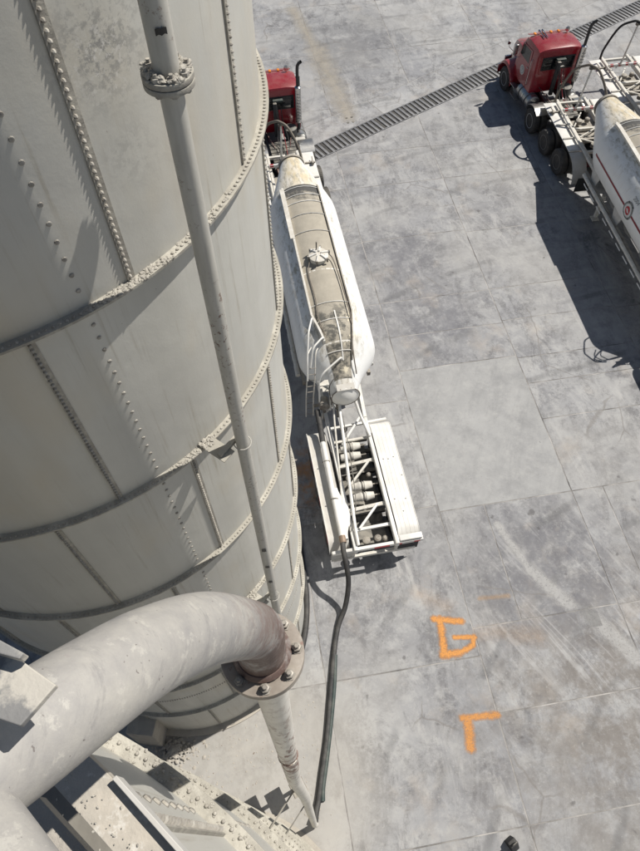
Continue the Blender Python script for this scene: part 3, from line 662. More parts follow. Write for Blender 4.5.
for k in range(8):
    a = 2 * pi * k / 8 + radians(-2); c, s_ = F.x + cos(a) * .1135, F.y + sin(a) * .1135
    bo = MB(); z_ = F.z
    bo.lathe([(z_ - .0585, .004), (z_ - .0585, .013), (z_ - .0385, .0148), (z_ - .0385, .009), (z_ + .0115, .009), (z_ + .0115, .021), (z_ + .0145, .021), (z_ + .0146, .0155), (z_ + .031, .0155), (z_ + .0325, .0125), (z_ + .0326, .0085), (z_ + .045, .0085), (z_ + .0465, .0065)], 6, (c, s_, 0), 'Z')
    bo.build('bolt', 'dull bolt', fp)
p1 = onray(294, 779, .640) - fo; p2 = onray(305, 797, .60) - fo
b = MB(); b.tube([F + Vector((0, 0, -.03)), p1], .0675, 30); b.build('drop_pipe', 'fillpipe', fp)
b = MB(); b.tube([p1 + Vector((0, 0, .01)), p1 + Vector((.012, -.02, -.25)), p2, Vector((0, 0, .30)), Vector((0.02, .0, .12))], .066, 24); b.build('drop_pipe', 'fillpipe', fp)
dd = (p1 - F).normalized()
b = MB(); b.tube([F + dd * 3.0, F + dd * 3.05], .0735, 30); b.build('coupling', 'fillpipe', fp)
for z, off in ((9.76, .0), (7.32, .0)):
    c2 = Vector((-2.60, -1.87, z)) - fo; tgt = (p2.lerp(Vector((0, 0, .3)), max(0, (p2.z - z) / p2.z))) if z < p2.z else p1.lerp(F, max(0, (z - p1.z) / (F.z - p1.z)))
    tgt = Vector((tgt.x, tgt.y, z + .04)); d = (tgt - c2); d.z = 0; d.normalize(); b = MB(); b.bar(Vector((c2.x, c2.y, z + .04)) + d * (SR + .03), tgt, .016, .012); b.build('support_rod', 'dark steel', fp)
# second pale pipe low in the corner
lp = MB(); a_, b_ = pxd(-22, 836, .80), pxd(24, 904, .74); dirv = (b_ - a_).normalized()
lp.tube([a_ - dirv * .5, a_, b_, b_ + dirv * .5], .055, 28); o = lp.build('branch_pipe', 'elbow'); tag(o, 'pale pipe end crossing the bottom left corner under the elbow', 'pipe')
# steel plates and channels at the rim of the lower silo
def slabp(px_list, d, th, mat, parent, name, bev=.002):
    P = [pxd(x, y, dd_) for (x, y, dd_) in px_list]; n_ = (P[1] - P[0]).cross(P[-1] - P[0]).normalized()
    if n_.z < 0: n_ = -n_
    k = len(P); mb = MB(); mb.add([p for p in P] + [p - n_ * th for p in P], [tuple(range(k)), tuple(reversed(range(k, 2 * k)))] + [(i, (i + 1) % k, (i + 1) % k + k, i + k) for i in range(k)])
    return mb.build(name, mat, parent, smooth=False, bevel=bev)
ZB = 16.45
def atz(px, py, z):
    f_ = 667.7421; v = Vector(((px - 320) / f_, (py - 425.5) / f_, 1)); wv = right * v.x + down * v.y + fwd * v.z; t_ = (z - CAMZ) / wv.z; p = wv * t_; p.z += CAMZ; return p
def plate(pxs, z, th, mat, name, parent, bev=.0015):
    P = [atz(x, y, z) for x, y in pxs]; k = len(P); mb = MB()
    mb.add([p for p in P] + [p - Vector((0, 0, th)) for p in P], [tuple(range(k)), tuple(reversed(range(k, 2 * k)))] + [(i, (i + 1) % k, (i + 1) % k + k, i + k) for i in range(k)])
    return mb.build(name, mat, parent, smooth=False, bevel=bev)
rim = empty('rim_channels', (0, 0, 0), 0, 'dusty steel channels along the rim of the lower silo, bottom left', 'steel beam')
plate([(50, 781), (85, 752), (126, 791), (196, 868), (225, 905), (190, 930), (120, 860)], 16.42, .055, 'channel', 'channel_flange', rim) if 'channel' in M else plate([(51, 781), (85, 751), (128, 795), (240, 925), (200, 950)], 16.42, .055, 'light grey plate', 'channel_flange', rim)
plate([(10, 818), (38, 796), (160, 930), (110, 960)], 16.30, .05, 'pier concrete', 'channel_flange', rim)
plate([(112, 779), (116, 775), (232, 905), (225, 907)], 16.45, .06, 'light grey plate', 'channel_web', rim)
br = empty('bracket_plate', (0, 0, 0), 0, 'stub of grey painted steel plate poking in over the elbow at the left edge', 'bracket')
plate([(-60, 640), (0, 657), (12, 654), (56, 685), (20, 726), (-20, 712), (-80, 700)], 17.21, .012, 'bracket grey', 'plate', br)
plate([(-60, 615), (0, 640), (24, 653), (19, 659), (-6, 652), (-60, 640)], 17.24, .018, 'bracket grey', 'lug', br)
lumps('cement_crust', [(tuple(atz(85 + (k_ / 60.) * 110 + r.uniform(-38, 0), 770 + (k_ / 60.) * 125 + r.uniform(-5, 30), 16.423)), r.uniform(.001, .003)) for k_ in range(160)], parent=rim)

# ------------------------------------------------------------------ wheels (shared meshes)
def wheel_meshes(dual, alloy):
    t_ = MB()
    def tire(x):
        prof = [(-.125, .29), (-.14, .33), (-.145, .42), (-.128, .485), (-.09, .508), (.09, .508), (.128, .485), (.145, .42), (.14, .33), (.125, .29)]
        t_.lathe([(x + a, b) for a, b in prof], 36)
        for k in range(44):
            a = 2 * pi * k / 44; c, s_ = cos(a), sin(a); rot = Matrix.Rotation(a, 3, 'X')
            t_.box(Vector((x, 0, 0)) + rot @ Vector((0, 0, .509)), (.19, .040, .014), rot)
    xs = (-.165, .165) if dual else (0,)
    for x in xs: tire(x)
    rim = MB(); xo = xs[-1]
    rim.lathe([(xo + .10, .295), (xo + .135, .30), (xo + .135, .275), (xo + .05, .25), (xo - .02 if dual else xo + .03, .235), (xo - .02 if dual else xo + .04, .10), (xo + .10, .09), (xo + .115, .05), (xo + .116, 0.005)], 30)
    holes = MB()
    for k in range(10):
        a = 2 * pi * k / 10; hx = xo - .012 if dual else xo + .046
        holes.lathe([(hx, .026), (hx + .004, .026)], 8, (0, .185 * cos(a), .185 * sin(a)))
        rim.lathe([(hx, .013), (hx + .035, .011)], 6, (0, .128 * cos(a + .3), .128 * sin(a + .3)))
    return t_.mesh('tire', 'tire rubber'), rim.mesh('rim', 'rim grey' if alloy else 'rim dull'), holes.mesh('hand_hole', 'dark steel')
WM = {(d, a): wheel_meshes(d, a) for d in (0, 1) for a in (0, 1)}
def wheel(parent, x, y, dual, alloy, z=.50):
    t_, r_, h_ = WM[(dual, alloy)]; sgn = 1 if x > 0 else -1
    w_ = bpy.data.objects.new('wheel', t_); COL.objects.link(w_); w_.parent = parent; w_.location = (x, y, z); w_.rotation_euler.z = 0 if sgn > 0 else pi
    for nm, me in (('rim', r_), ('hand_holes', h_)):
        o_ = bpy.data.objects.new(nm, me); COL.objects.link(o_); o_.parent = w_
    return w_

# ------------------------------------------------------------------ tractor (origin: ground under rear end of the frame, +y is forward)
def make_tractor():
    T = empty('tractor_truck')
    def B(name, mat, parent=None, **k): b_ = MB(); return b_, (lambda: b_.build(name, mat, parent or T, **k))
    # chassis
    b = MB()
    for s_ in (-1, 1): b.box((s_ * .43, 4.2, .86), (.09, 8.2, .26))
    for y in (.15, 1.7, 3.2, 4.5, 6.0, 7.9): b.box((0, y, .86), (.80, .12, .20))
    b.build('chassis_frame', 'dark red paint', T)
    for y in (1.0, 2.35, 3.9):
        b = MB(); b.cyl((-.95, y, .5), (.95, y, .5), .075); b.lathe([(-.24, .1), (-.12, .24), (.12, .24), (.24, .1)], 16, (0, y, .5)); b.build('drive_axle', 'dark steel', T)
        for s_ in (-1, 1): wheel(T, s_ * .96, y, 1, 1 if y > 3 else 0)
    b = MB(); b.cyl((-.9, 7.2, .5), (.9, 7.2, .5), .06); b.build('front_axle', 'dark steel', T)
    for s_ in (-1, 1): wheel(T, s_ * 1.03, 7.2, 0, 1)
    # suspension air bags, fifth wheel
    for y in (.55, 1.5, 2.85):
        for s_ in (-1, 1):
            b = MB(); b.lathe([(.98, .10), (1.0, .14), (1.06, .15), (1.12, .14), (1.15, .10)], 16, (s_ * .30, y, 0), 'Z'); b.build('air_bag', 'black rubber', T)
    b = MB(); b.prism([(-.42, 1.2), (-.42, 2.2), (.42, 2.2), (.42, 1.2), (.22, 1.0), (.05, 1.65), (-.05, 1.65), (-.22, 1.0)], 1.08, 1.14, 'xy'); b.build('fifth_wheel', 'dark steel', T)
    # fenders
    for s_ in (-1, 1):
        b = MB(); secs = []
        for k in range(9):
            a = pi * (.12 + .62 * k / 8); y, z = 3.9 + .66 * cos(a), .52 + .62 * sin(a)
            secs.append([(s_ * .66, y, z), (s_ * 1.25, y, z), (s_ * 1.25, y, z + .02), (s_ * .66, y, z + .02)])
        b.loft(secs); b.build('rear_fender', 'aluminium', T)
    # cab
    def sec(y, hw, z0, z1, cr, top_in=.10):
        # rounded cross-section at y
        pts = [(-hw, z0), (-hw, z0 + .9 * (z1 - z0) * .5), (-hw + .01, z1 - cr * 1.6), (-hw + top_in * .5, z1 - cr * .55), (-hw + top_in + cr * .5, z1 - .045), (-hw * .45, z1), (hw * .45, z1), (hw - top_in - cr * .5, z1 - .045), (hw - top_in * .5, z1 - cr * .55), (hw - .01, z1 - cr * 1.6), (hw, z0 + .9 * (z1 - z0) * .5), (hw, z0)]
        return [(x, y, z) for x, z in pts]
    b = MB(); b.loft([sec(5.02, .93, 1.05, 2.80, .2), sec(5.06, .99, 1.02, 2.88, .2), sec(5.25, 1.0, 1.0, 2.95, .2), sec(6.05, 1.0, 1.0, 2.95, .2), sec(6.32, .99, 1.0, 2.86, .2), sec(6.42, .99, 1.0, 2.74, .2), sec(6.74, 1.0, 1.0, 2.05, .1), sec(6.80, 1.0, 1.0, 1.98, .1)])
    cab = b.build('cab', 'red paint', T)
    b = MB(); b.box((0, 5.008, 2.28), (1.36, .02, .46), bev=.008); b.build('rear_window', 'glass', T)
    b = MB(); b.box((0, 5.012, 2.28), (1.46, .018, .56), bev=.008); b.build('window_seal', 'black rubber', T)
    b = MB(); b.hexa([(-.86, 6.765, 2.08), (.86, 6.765, 2.08), (.82, 6.50, 2.65), (-.82, 6.50, 2.65)], [(-.86, 6.785, 2.09), (.86, 6.785, 2.09), (.82, 6.52, 2.66), (-.82, 6.52, 2.66)]); b.build('windscreen', 'glass', T)
    for s_ in (-1, 1):
        door = MB(); door.prism([(5.48, 1.08), (6.62, 1.08), (6.62, 2.02), (6.42, 2.55), (5.50, 2.62)], s_ * .994, s_ * 1.012); d_ = door.build('door', 'red paint', T)
        b = MB(); b.prism([(5.62, 2.03), (6.52, 2.03), (6.34, 2.50), (5.62, 2.55)], s_ * 1.008, s_ * 1.017); b.build('side_window', 'glass', d_)
        b = MB(); b.box((s_ * 1.025, 5.62, 1.86), (.03, .14, .03), bev=.008); b.build('handle', 'chrome', d_)
        b = MB(); b.tube([(s_ * 1.01, 5.36, 1.25), (s_ * 1.06, 5.34, 1.3), (s_ * 1.06, 5.34, 2.3), (s_ * 1.01, 5.36, 2.35)], .014, 8); b.build('grab_rail', 'chrome', T)
        if s_ < 0:
            for (rr_, mt_, dx) in ((.20, 'badge white', 0), (.155, 'badge grey', .003), (.12, 'badge white', .006)):
                b = MB(); b.lathe([(-1.0125 - dx - .003, rr_), (-1.0125 - dx, rr_)], 24, (0, 6.03, 1.55)); b.build('door_badge', mt_, d_)
            b = MB(); b.box((-1.023, 6.03, 1.60), (.003, .15, .035)); b.box((-1.023, 6.03, 1.52), (.003, .10, .03)); b.build('badge_bars', 'badge grey', d_)
    # hood, front fenders, grille, bumper
    def hs(y, hw, z0, z1, cr): return [(-hw, y, z0), (-hw, y, z1 - cr * 1.4), (-hw + cr * .5, y, z1 - cr * .35), (-hw + cr * 1.4, y, z1), (hw - cr * 1.4, y, z1), (hw - cr * .5, y, z1 - cr * .35), (hw, y, z1 - cr * 1.4), (hw, y, z0)]
    b = MB(); b.loft([hs(6.70, .80, 1.1, 2.08, .16), hs(6.9, .78, 1.05, 2.06, .16), hs(7.5, .68, .98, 1.96, .16), hs(7.95, .61, .95, 1.84, .16), hs(8.04, .57, .95, 1.76, .14)]); b.build('hood', 'red paint', T)
    for s_ in (-1, 1):
        b = MB(); secs = []
        for k in range(13):
            a = pi * (-.03 + 1.02 * k / 12); y, z = 7.2 + .72 * cos(a), .56 + .68 * sin(a) * (1.0)
            xin = s_ * .52; xo = s_ * 1.20; zz = z
            secs.append([(xin, y, zz + .16 * sin(a)), (s_ * 1.0, y, zz + .07 * sin(a)), (s_ * 1.16, y, zz + .02), (xo, y, zz - .06), (xo, y, zz - .10), (s_ * 1.14, y, zz - .03), (s_ * 1.0, y, zz + .02), (xin, y, zz + .08)])
        b.loft(secs); b.build('front_fender', 'red paint', T)
        b = MB(); b.box((s_ * .84, 7.86, 1.08), (.34, .10, .22), bev=.03); b.build('headlight', 'chrome', T)
    b = MB(); b.box((0, 8.06, 1.34), (.86, .06, .68), bev=.02)
    for k in range(9): b.box((-.36 + .09 * k, 8.10, 1.34), (.02, .02, .62))
    b.build('grille', 'chrome', T)
    b = MB(); b.box((0, 8.10, .56), (2.30, .12, .30), bev=.05); b.build('front_bumper', 'chrome', T)
    # visor, roof lights, horns, antenna, mirrors
    b = MB(); b.hexa([(-.86, 6.34, 2.84), (.86, 6.34, 2.84), (.84, 6.62, 2.74), (-.84, 6.62, 2.74)], [(-.86, 6.34, 2.862), (.86, 6.34, 2.862), (.84, 6.62, 2.762), (-.84, 6.62, 2.762)]); b.build('sun_visor', 'red paint', T)
    for x in (-.72, -.34, 0, .34, .72):
        b = MB(); b.box((x, 6.22, 2.945), (.10, .16, .055), bev=.018); b.build('marker_light', 'amber lens', T)
    for x in (-.50, -.36):
        b = MB(); b.tube([(x, 5.72, 2.995), (x, 6.2, 3.0), (x, 6.32, 3.0)], [.018, .028, .06], 12); b.box((x, 5.9, 2.965), (.03, .05, .06)); b.build('air_horn', 'chrome', T)
    b = MB(); b.lathe([(-.02, .02), (0, .10), (.05, .10), (.06, .02)], 16, (.64, 6.02, 3.07), 'Y'); b.box((.64, 6.03, 2.98), (.02, .02, .10)); b.build('work_light', 'chrome', T)
    for s_ in (-1, 1):
        b = MB(); b.box((s_ * 1.20, 6.64, 2.12), (.20, .07, .44), bev=.03); m_ = b.build('mirror', 'chrome' if s_ < 0 else 'dark steel', T)
        b = MB(); b.tube([(s_ * 1.0, 6.62, 1.78), (s_ * 1.20, 6.68, 1.78), (s_ * 1.20, 6.68, 2.44), (s_ * .98, 6.56, 2.50)], .013, 8); b.build('mirror_arm', 'chrome', m_)
        b = MB(); b.tube([(s_ * .75, 7.7, 1.45), (s_ * .95, 7.75, 1.62), (s_ * 1.0, 7.75, 1.78)], .012, 6); b.box((s_ * 1.0, 7.75, 1.82), (.14, .04, .14), bev=.03); b.build('fender_mirror', 'chrome', T)
    # fuel tanks and steps
    for s_ in (-1, 1):
        b = MB(); b.lathe([(4.62, .05), (4.63, .26), (4.66, .305), (5.82, .305), (5.85, .26), (5.86, .05)], 26, (s_ * .86, 0, .78), 'Y'); f_ = b.build('fuel_tank', 'aluminium', T)
        for y in (4.92, 5.24, 5.56):
            b = MB(); b.lathe([(y - .03, .309), (y - .03, .315), (y + .03, .315), (y + .03, .309)], 26, (s_ * .86, 0, .78), 'Y'); b.build('strap', 'dark steel' if y != 5.24 else 'chrome', f_)
        b = MB(); b.box((s_ * 1.14, 5.9, .42), (.20, .60, .04)); b.box((s_ * 1.10, 6.2, .75), (.22, .44, .04)); b.box((s_ * 1.0, 6.2, .58), (.02, .44, .38)); b.build('step', 'aluminium', T)
    # exhaust: shielded muffler with a curved black tip on the right
    b = MB(); b.tube([(.45, 4.9, 1.0), (.7, 4.85, 1.05), (.86, 4.80, 1.2), (.86, 4.80, 3.28), (.86, 4.80, 3.62), (.87, 4.78, 3.82), (.92, 4.74, 3.95), (1.0, 4.70, 4.02)], .062, 16, cap=False); ex = b.build('exhaust_stack', 'dark steel', T)
    b = MB(); b.lathe([(1.5, .07), (1.52, .125), (2.98, .125), (3.02, .07)], 24, (.86, 4.80, 0), 'Z'); b.build('muffler', 'chrome', ex)
    b = MB()
    for k in range(9): b.box((.86, 4.665, 1.7 + .13 * k), (.15, .012, .05))
    b.build('heat_shield', 'aluminium', ex)
    # gear behind the cab: deck, air lines pole, tank, battery box
    b = MB()
    for k in range(6): b.box((0, 3.05 + .24 * k, 1.02), (1.05, .20, .03), bev=.005)
    for k in range(3): b.box((.62 - .0, 4.25 + .2 * k, 1.02), (.22, .17, .03), bev=.005)
    b2 = b
    b.build('deck_plate', 'dark steel', T)
    b = MB(); b.box((-.10, 4.74, 1.75), (.16, .14, 1.45), bev=.03); b.build('air_line_tower', 'dark steel', T)
    b = MB(); b.box((.05, 4.90, 2.46), (.42, .16, .10), bev=.03); b.build('work_lamp_bar', 'hose green', T)
    for x, c_ in ((-.02, 'hose green'), (.06, 'red paint'), (.14, 'black rubber'), (-.08, 'black rubber')):
        b = MB(); b.tube(spline([(x, 4.68, 2.2), (x + .02, 4.45, 1.75), (x * 2, 4.0, 1.25), (x, 3.3, 1.3), (0, 2.8, 1.4)], 6), .016, 6); b.build('air_hose', c_, T)
    b = MB(); b.lathe([(-.45, .04), (-.43, .12), (.43, .12), (.45, .04)], 16, (0, 4.35, .78)); b.build('air_tank', 'dark steel', T)
    b = MB(); b.box((.80, 4.2, .88), (.42, .42, .40), bev=.02); b.build('battery_box', 'light grey plate', T)
    b = MB(); b.lathe([(1.05, .20), (1.08, .27), (1.42, .27), (1.46, .20)], 20, (.46, 4.62, 0), 'Z'); b.build('blower', 'dark steel', T)
    for x in (-.6, .6):
        b = MB(); b.bar((x, 4.98, 1.3), (x * .5, 3.9, 1.04), .03, .03); b.build('brace', 'dark red paint', T)
    return T

# ------------------------------------------------------------------ tank trailer (origin: ground under the rear bumper, +y is forward)
ST = [(4.40, .335, 2.12), (4.46, .375, 2.13), (4.9, .62, 2.22), (5.40, 1.06, 2.33), (5.62, 1.15, 2.35), (5.85, 1.165, 2.36), (8.7, 1.165, 2.37), (11.6, 1.165, 2.39), (11.9, 1.14, 2.40), (12.2, 1.05, 2.44), (13.1, .74, 2.60), (14.05, .42, 2.77)]
def tk(y):
    for a, b in zip(ST, ST[1:]):
        if a[0] <= y <= b[0]:
            t_ = (y - a[0]) / (b[0] - a[0]); return a[1] + (b[1] - a[1]) * t_, a[2] + (b[2] - a[2]) * t_
    return (ST[0] if y < ST[0][0] else ST[-1])[1:]
def top(x, y, off=0.):
    r_, zc = tk(y); return zc + sqrt(max(.0004, (r_ + off) ** 2 - x * x))
def make_trailer(pup=False, badge=False):
    T = empty('tank_trailer')
    b = MB(); n = 56; secs = []
    for y, r_, zc in ST: secs.append([(r_ * cos(2 * pi * k / n), y, zc + r_ * sin(2 * pi * k / n)) for k in range(n)])
    b.loft(secs); tank = b.build('tank', 'tank paint', T)
    # end rings and caps
    b = MB(); b.lathe([(14.03, .40), (14.03, .475), (14.10, .475), (14.10, .455), (14.16, .455), (14.16, .30), (14.24, .12), (14.25, .01)], 36, (0, 0, 2.77), 'Y'); b.build('front_ring', 'frame grey', T)
    b = MB(); b.lathe([(4.43, .385), (4.38, .40), (4.33, .40), (4.32, .36), (4.25, .27), (4.19, .12), (4.18, .01)], 32, (0, 0, 2.11), 'Y'); cap = b.build('rear_cap', 'white paint', T)
    b = MB(); b.tube([(.42 * sin(a), 4.34, 2.11 + .42 * cos(a)) for a in [radians(20 + 320 * k / 24) for k in range(25)]], .018, 8); b.build('cap_clamp', 'frame grey', cap)
    b = MB(); b.hexa([(-.26, 4.30, 2.47), (.26, 4.30, 2.47), (.26, 4.50, 2.50), (-.26, 4.50, 2.50)], [(-.26, 4.30, 2.50), (.26, 4.30, 2.50), (.26, 4.50, 2.535), (-.26, 4.50, 2.535)]); b.build('cap_step', 'light grey plate', T)
    for y in (8.1, 10.6):   # weld bands
        b = MB(); r_, zc = tk(y); b.lathe([(y - .02, r_ - .01), (y - .02, r_ + .006), (y + .02, r_ + .006), (y + .02, r_ - .01)], 56, (0, 0, zc), 'Y'); b.build('weld_band', 'tank paint', tank)
    # walkway along the crown
    def hw(y): return .57 if y > 6.4 else max(.26, .57 - (6.4 - y) * .19)
    ys = [4.62 + .1 * k for k in range(int((12.15 - 4.62) / .1) + 1)]
    b = MB(); b.sheet([[(hw(y) * u - .02, y, top(hw(y) * u - .02, y, .006)) for u in (-1, -.75, -.5, -.25, 0, .25, .5, .75, 1)] for y in ys]); walk = b.build('walkway', 'walkway', T)
    for s_ in (-1, 1):
        b = MB(); secs = []
        for y in ys[(8 if s_ < 0 else 4):]:
            x = s_ * (hw(y) + .02) - .02; z = top(x, y); h = .13 if s_ < 0 else .085; wd = .06 if s_ < 0 else .035
            secs.append([(x - wd / 2, y, z - .03), (x + wd / 2, y, z - .03), (x + wd / 2, y, z + h), (x - wd / 2, y, z + h)])
        b.loft(secs); b.build('walkway_rail', 'dirty white paint' if s_ < 0 else 'frame grey', walk)
        if s_ < 0:
            b = MB(); secs = []
            for y in [9.6 + .1 * k for k in range(25)]:
                x = -(hw(y) + .02) - .02; z = top(x, y) + .131; secs.append([(x - .11, y, z), (x + .035, y, z), (x + .035, y, z + .012), (x - .11, y, z + .012)])
            b.loft(secs); b.build('rail_cap', 'dirty white paint', walk)
    k_ = 0
    for y in (11.95, 11.55, 11.2, 10.6, 9.8, 6.75, 6.1, 5.2):
        b = MB(); w_ = hw(y); b.tube([(w_ * u - .02, y, top(w_ * u - .02, y, .028)) for u in (-1, -.6, -.2, .2, .6, 1)], .013, 6); b.build('rung', 'white paint' if y > 11 or y < 7 else 'light grey plate', walk)
    b = MB(); b.sheet([[(.05 + .02 * u, y, top(.05 + .02 * u, y, .03)) for u in (-1, 1)] for y in [5.0 + .1 * k for k in range(15)]]); b.build('tread_strip', 'white paint', walk)
    # manhole with spokes, vent hose
    zt = top(-.02, 8.55)
    b = MB(); b.lathe([(zt - .06, .27), (zt + .12, .27), (zt + .125, .30), (zt + .16, .30), (zt + .20, .16), (zt + .205, .01)], 30, (-.02, 8.55, 0), 'Z'); mh = b.build('manhole', 'dirty white paint', T)
    for k in range(6):
        a = 2 * pi * k / 6 + .2; c, s_ = cos(a), sin(a); b = MB(); b.bar((-.02 + .08 * c, 8.55 + .08 * s_, zt + .23), (-.02 + .35 * c, 8.55 + .35 * s_, zt + .18), .05, .045); b.build('clamp_arm', 'white paint', mh)
    for k in range(6):
        a = 2 * pi * k / 6 + .2; c, s_ = cos(a), sin(a); b = MB(); b.box((-.02 + .34 * c, 8.55 + .34 * s_, zt + .15), (.05, .05, .14)); b.build('swing_bolt', 'frame grey', mh)
    b = MB(); b.cyl((-.05, 8.75, zt + .1), (-.05, 8.75, zt + .5), .022); b.build('vent', 'frame grey', mh)
    b = MB(); b.tube(spline([(.24, 8.6, zt + .16), (.40, 8.4, top(.4, 8.4) + .12), (.46, 7.4, top(.46, 7.4) + .10), (.47, 6.2, top(.47, 6.2) + .1), (.36, 5.2, top(.36, 5.2) + .07), (.38, 4.7, top(.3, 4.7) + .06)], 8), .018, 8); b.build('vent_line', 'hose tan', T)
    b = MB(); b.tube(spline([(-.30, 8.5, zt + .10), (-.42, 8.0, top(.42, 8) + .05), (-.40, 7.0, top(.4, 7) + .05), (-.44, 6.2, top(.44, 6.2) + .06), (-.36, 5.6, top(.36, 5.6) + .05)], 8), .014, 8); b.build('vent_line', 'hose tan', T)
    if badge:
        for (a_c, wd) in ((3 - 0, .045),):
            for s_ in (-1, 1):
                secs = []
                for k in range(64):
                    y = 5.7 + (11.75 - 5.7) * k / 63; r_, zc = tk(y); rowp = []
                    for u in (-1, 1):
                        th = radians(a_c) + u * .034; rowp.append((s_ * (r_ + .007) * cos(th), y, zc + (r_ + .007) * sin(th)))
                    secs.append(rowp)
                b = MB(); b.sheet(secs); b.build('red_stripe', 'stripe red', tank)
        def patch(poly, off, nm, mt_, cy=8.63, ca=3):
            vs = []
            for (u, v) in poly:
                y = cy + u; r_, zc = tk(y); th = radians(ca) + v / r_; vs.append((-(r_ + off) * cos(th), y, zc + (r_ + off) * sin(th)))
            b_ = MB(); n_ = len(vs); c0 = tuple(sum(p[i] for p in vs) / n_ for i in range(3)); r_, zc = tk(cy); dx = (c0[0] ** 2 + (c0[2] - zc) ** 2) ** .5; f_ = (r_ + off) / dx; c0 = (c0[0] * f_, c0[1], zc + (c0[2] - zc) * f_)
            b_.add(vs + [c0], [(i, (i + 1) % n_, n_) for i in range(n_)]); return b_.build(nm, mt_, tank)
        circ = lambda r_, n_=28: [(r_ * cos(2 * pi * k / n_), r_ * sin(2 * pi * k / n_)) for k in range(n_)]
        patch(circ(.31), .009, 'badge_disc', 'badge grey'); patch(circ(.235), .012, 'badge_disc', 'badge white'); patch(circ(.15), .015, 'badge_disc', 'red tape'); patch([(-.12, -.03), (-.02, -.06), (.12, .03), (.02, .06)], .018, 'badge_bar', 'badge white')
        for (u, v) in ((.16, .245), (-.16, .245), (.0, -.27), (.18, -.2), (-.18, -.2)):
            patch([(u - .04, v - .02), (u + .04, v - .02), (u + .04, v + .02), (u - .04, v + .02)], .012, 'badge_letter', 'black mark')
        cu = bpy.data.curves.new('unit_number', 'FONT'); cu.body = '2004'; cu.size = .19; cu.align_x = 'CENTER'; tx = bpy.data.objects.new('tmp', cu); COL.objects.link(tx)
        dg = bpy.context.evaluated_depsgraph_get(); me = bpy.data.meshes.new_from_object(tx.evaluated_get(dg)); bpy.data.objects.remove(tx)
        for v in me.vertices:
            y = 8.55 - v.co.x; r_, zc = tk(y); th = radians(3) + (v.co.y + .40) / r_; v.co = (-(r_ + .005) * cos(th), y, zc + (r_ + .005) * sin(th))
        me.materials.clear(); me.materials.append(M['badge grey']); o_ = bpy.data.objects.new('unit_number', me); COL.objects.link(o_); o_.parent = tank
    # hull saddle plates and side sills under the tank
    for s_ in (-1, 1):
        for y in (6.6, 9.3, 11.5):
            b = MB(); b.prism([(y - .42, 1.98), (y + .42, 1.98), (y + .22, 1.38), (y - .22, 1.38)], s_ * .98 - .015, s_ * .98 + .015); b.build('saddle_plate', 'light grey plate', T)
        b = MB(); b.box((s_ * 1.02, 8.9, 1.30), (.10, 6.6, .16)); b.build('side_sill', 'frame grey', T)
        b = MB(); b.cyl((s_ * 1.16, 5.9, 1.36), (s_ * 1.16, 12.0, 1.36), .07, 14); b.build('side_pipe', 'dirty white paint', T)
        b = MB()
        for k in range(9): b.box((s_ * 1.225, 6.2 + .66 * k, 1.20), (.012, .40, .05))
        tag(b.build('reflector_tape', 'white tape', T), kind='stuff')
        b = MB(); b.bar((s_ * .7, 10.9, 1.2), (s_ * .7, 10.9, .22), .12, .12); b.box((s_ * .7, 10.9, .12), (.28, .28, .03)); b.build('landing_leg', 'dirty white paint', T)
    for y in (7.3, 8.7, 10.1):    # hoppers below
        b = MB(); b.lathe([(1.35, .8), (.86, .18), (.72, .15)], 24, (0, y, 0), 'Z'); b.build('hopper', 'dirty white paint', T)
    b = MB(); b.tube(spline([(0, 10.6, .66), (0, 7.0, .64), (-.1, 5.4, .66), (-.6, 4.7, .8), (-.84, 4.2, 1.15)], 8), .06, 14); b.build('product_line', 'dirty white paint', T)
    # main frame rails, rear and front
    for s_ in (-1, 1):
        b = MB(); b.box((s_ * .57, 2.8, 1.13), (.10, 5.6, .22), bev=.008); b.build('frame_rail', 'white paint', T)
        b = MB(); b.box((s_ * .60, 14.4, 1.30), (.10, 5.0, .18), bev=.008); b.build('frame_rail', 'dirty white paint', T)
        b = MB(); b.cyl((s_ * .72, 12.0, 1.42), (s_ * .72, 16.6, 1.42), .05, 12); b.build('front_pipe', 'dirty white paint', T)
        b = MB(); b.bar((s_ * .57, 4.1, 1.2), (s_ * .62, 5.8, 1.45), .10, .12); b.build('rail_riser', 'white paint', T)
    b = MB(); b.tube(fillet([(-.16, 4.42, 1.78), (-.20, 4.15, 1.72), (-.48, .55, 1.30), (-.49, .12, 1.27)], .2), .045, 12); b.build('brace_tube', 'white paint', T)
    b = MB(); b.tube(fillet([(.30, 4.42, 1.78), (.40, 4.1, 1.45), (.56, 3.4, 1.27)], .2), .045, 12); b.build('brace_tube', 'white paint', T)
    b = MB(); b.tube(fillet([(-.34, 4.45, 1.9), (-.40, 4.0, 1.6), (-.62, 1.8, 1.28), (-.80, .45, 1.26)], .2), .028, 10); b.build('brace_tube', 'dirty white paint', T)
    for (xa, ya, xb, yb, mt_, wd) in ((-.52, 3.95, 1.2, 4.0, 'white paint', .07), (-.52, 2.62, .52, 2.70, 'dirty white paint', .09), (-.52, 1.22, .52, 1.28, 'dirty white paint', .10), (-.52, .62, .52, .64, 'white paint', .08), (-.5, 3.45, .52, 3.46, 'dirty white paint', .07),
                              (-.28, 3.30, .42, 4.15, 'white paint', .06), (-.30, 1.98, .34, 2.62, 'dirty white paint', .06), (-.34, .62, .30, 1.26, 'white paint', .06)):
        b = MB(); b.bar((xa, ya, 1.17 if abs(yb - ya) > .2 else 1.10), (xb, yb, 1.17 if abs(yb - ya) > .2 else 1.10), wd, .07); b.build('cross_member', mt_, T)
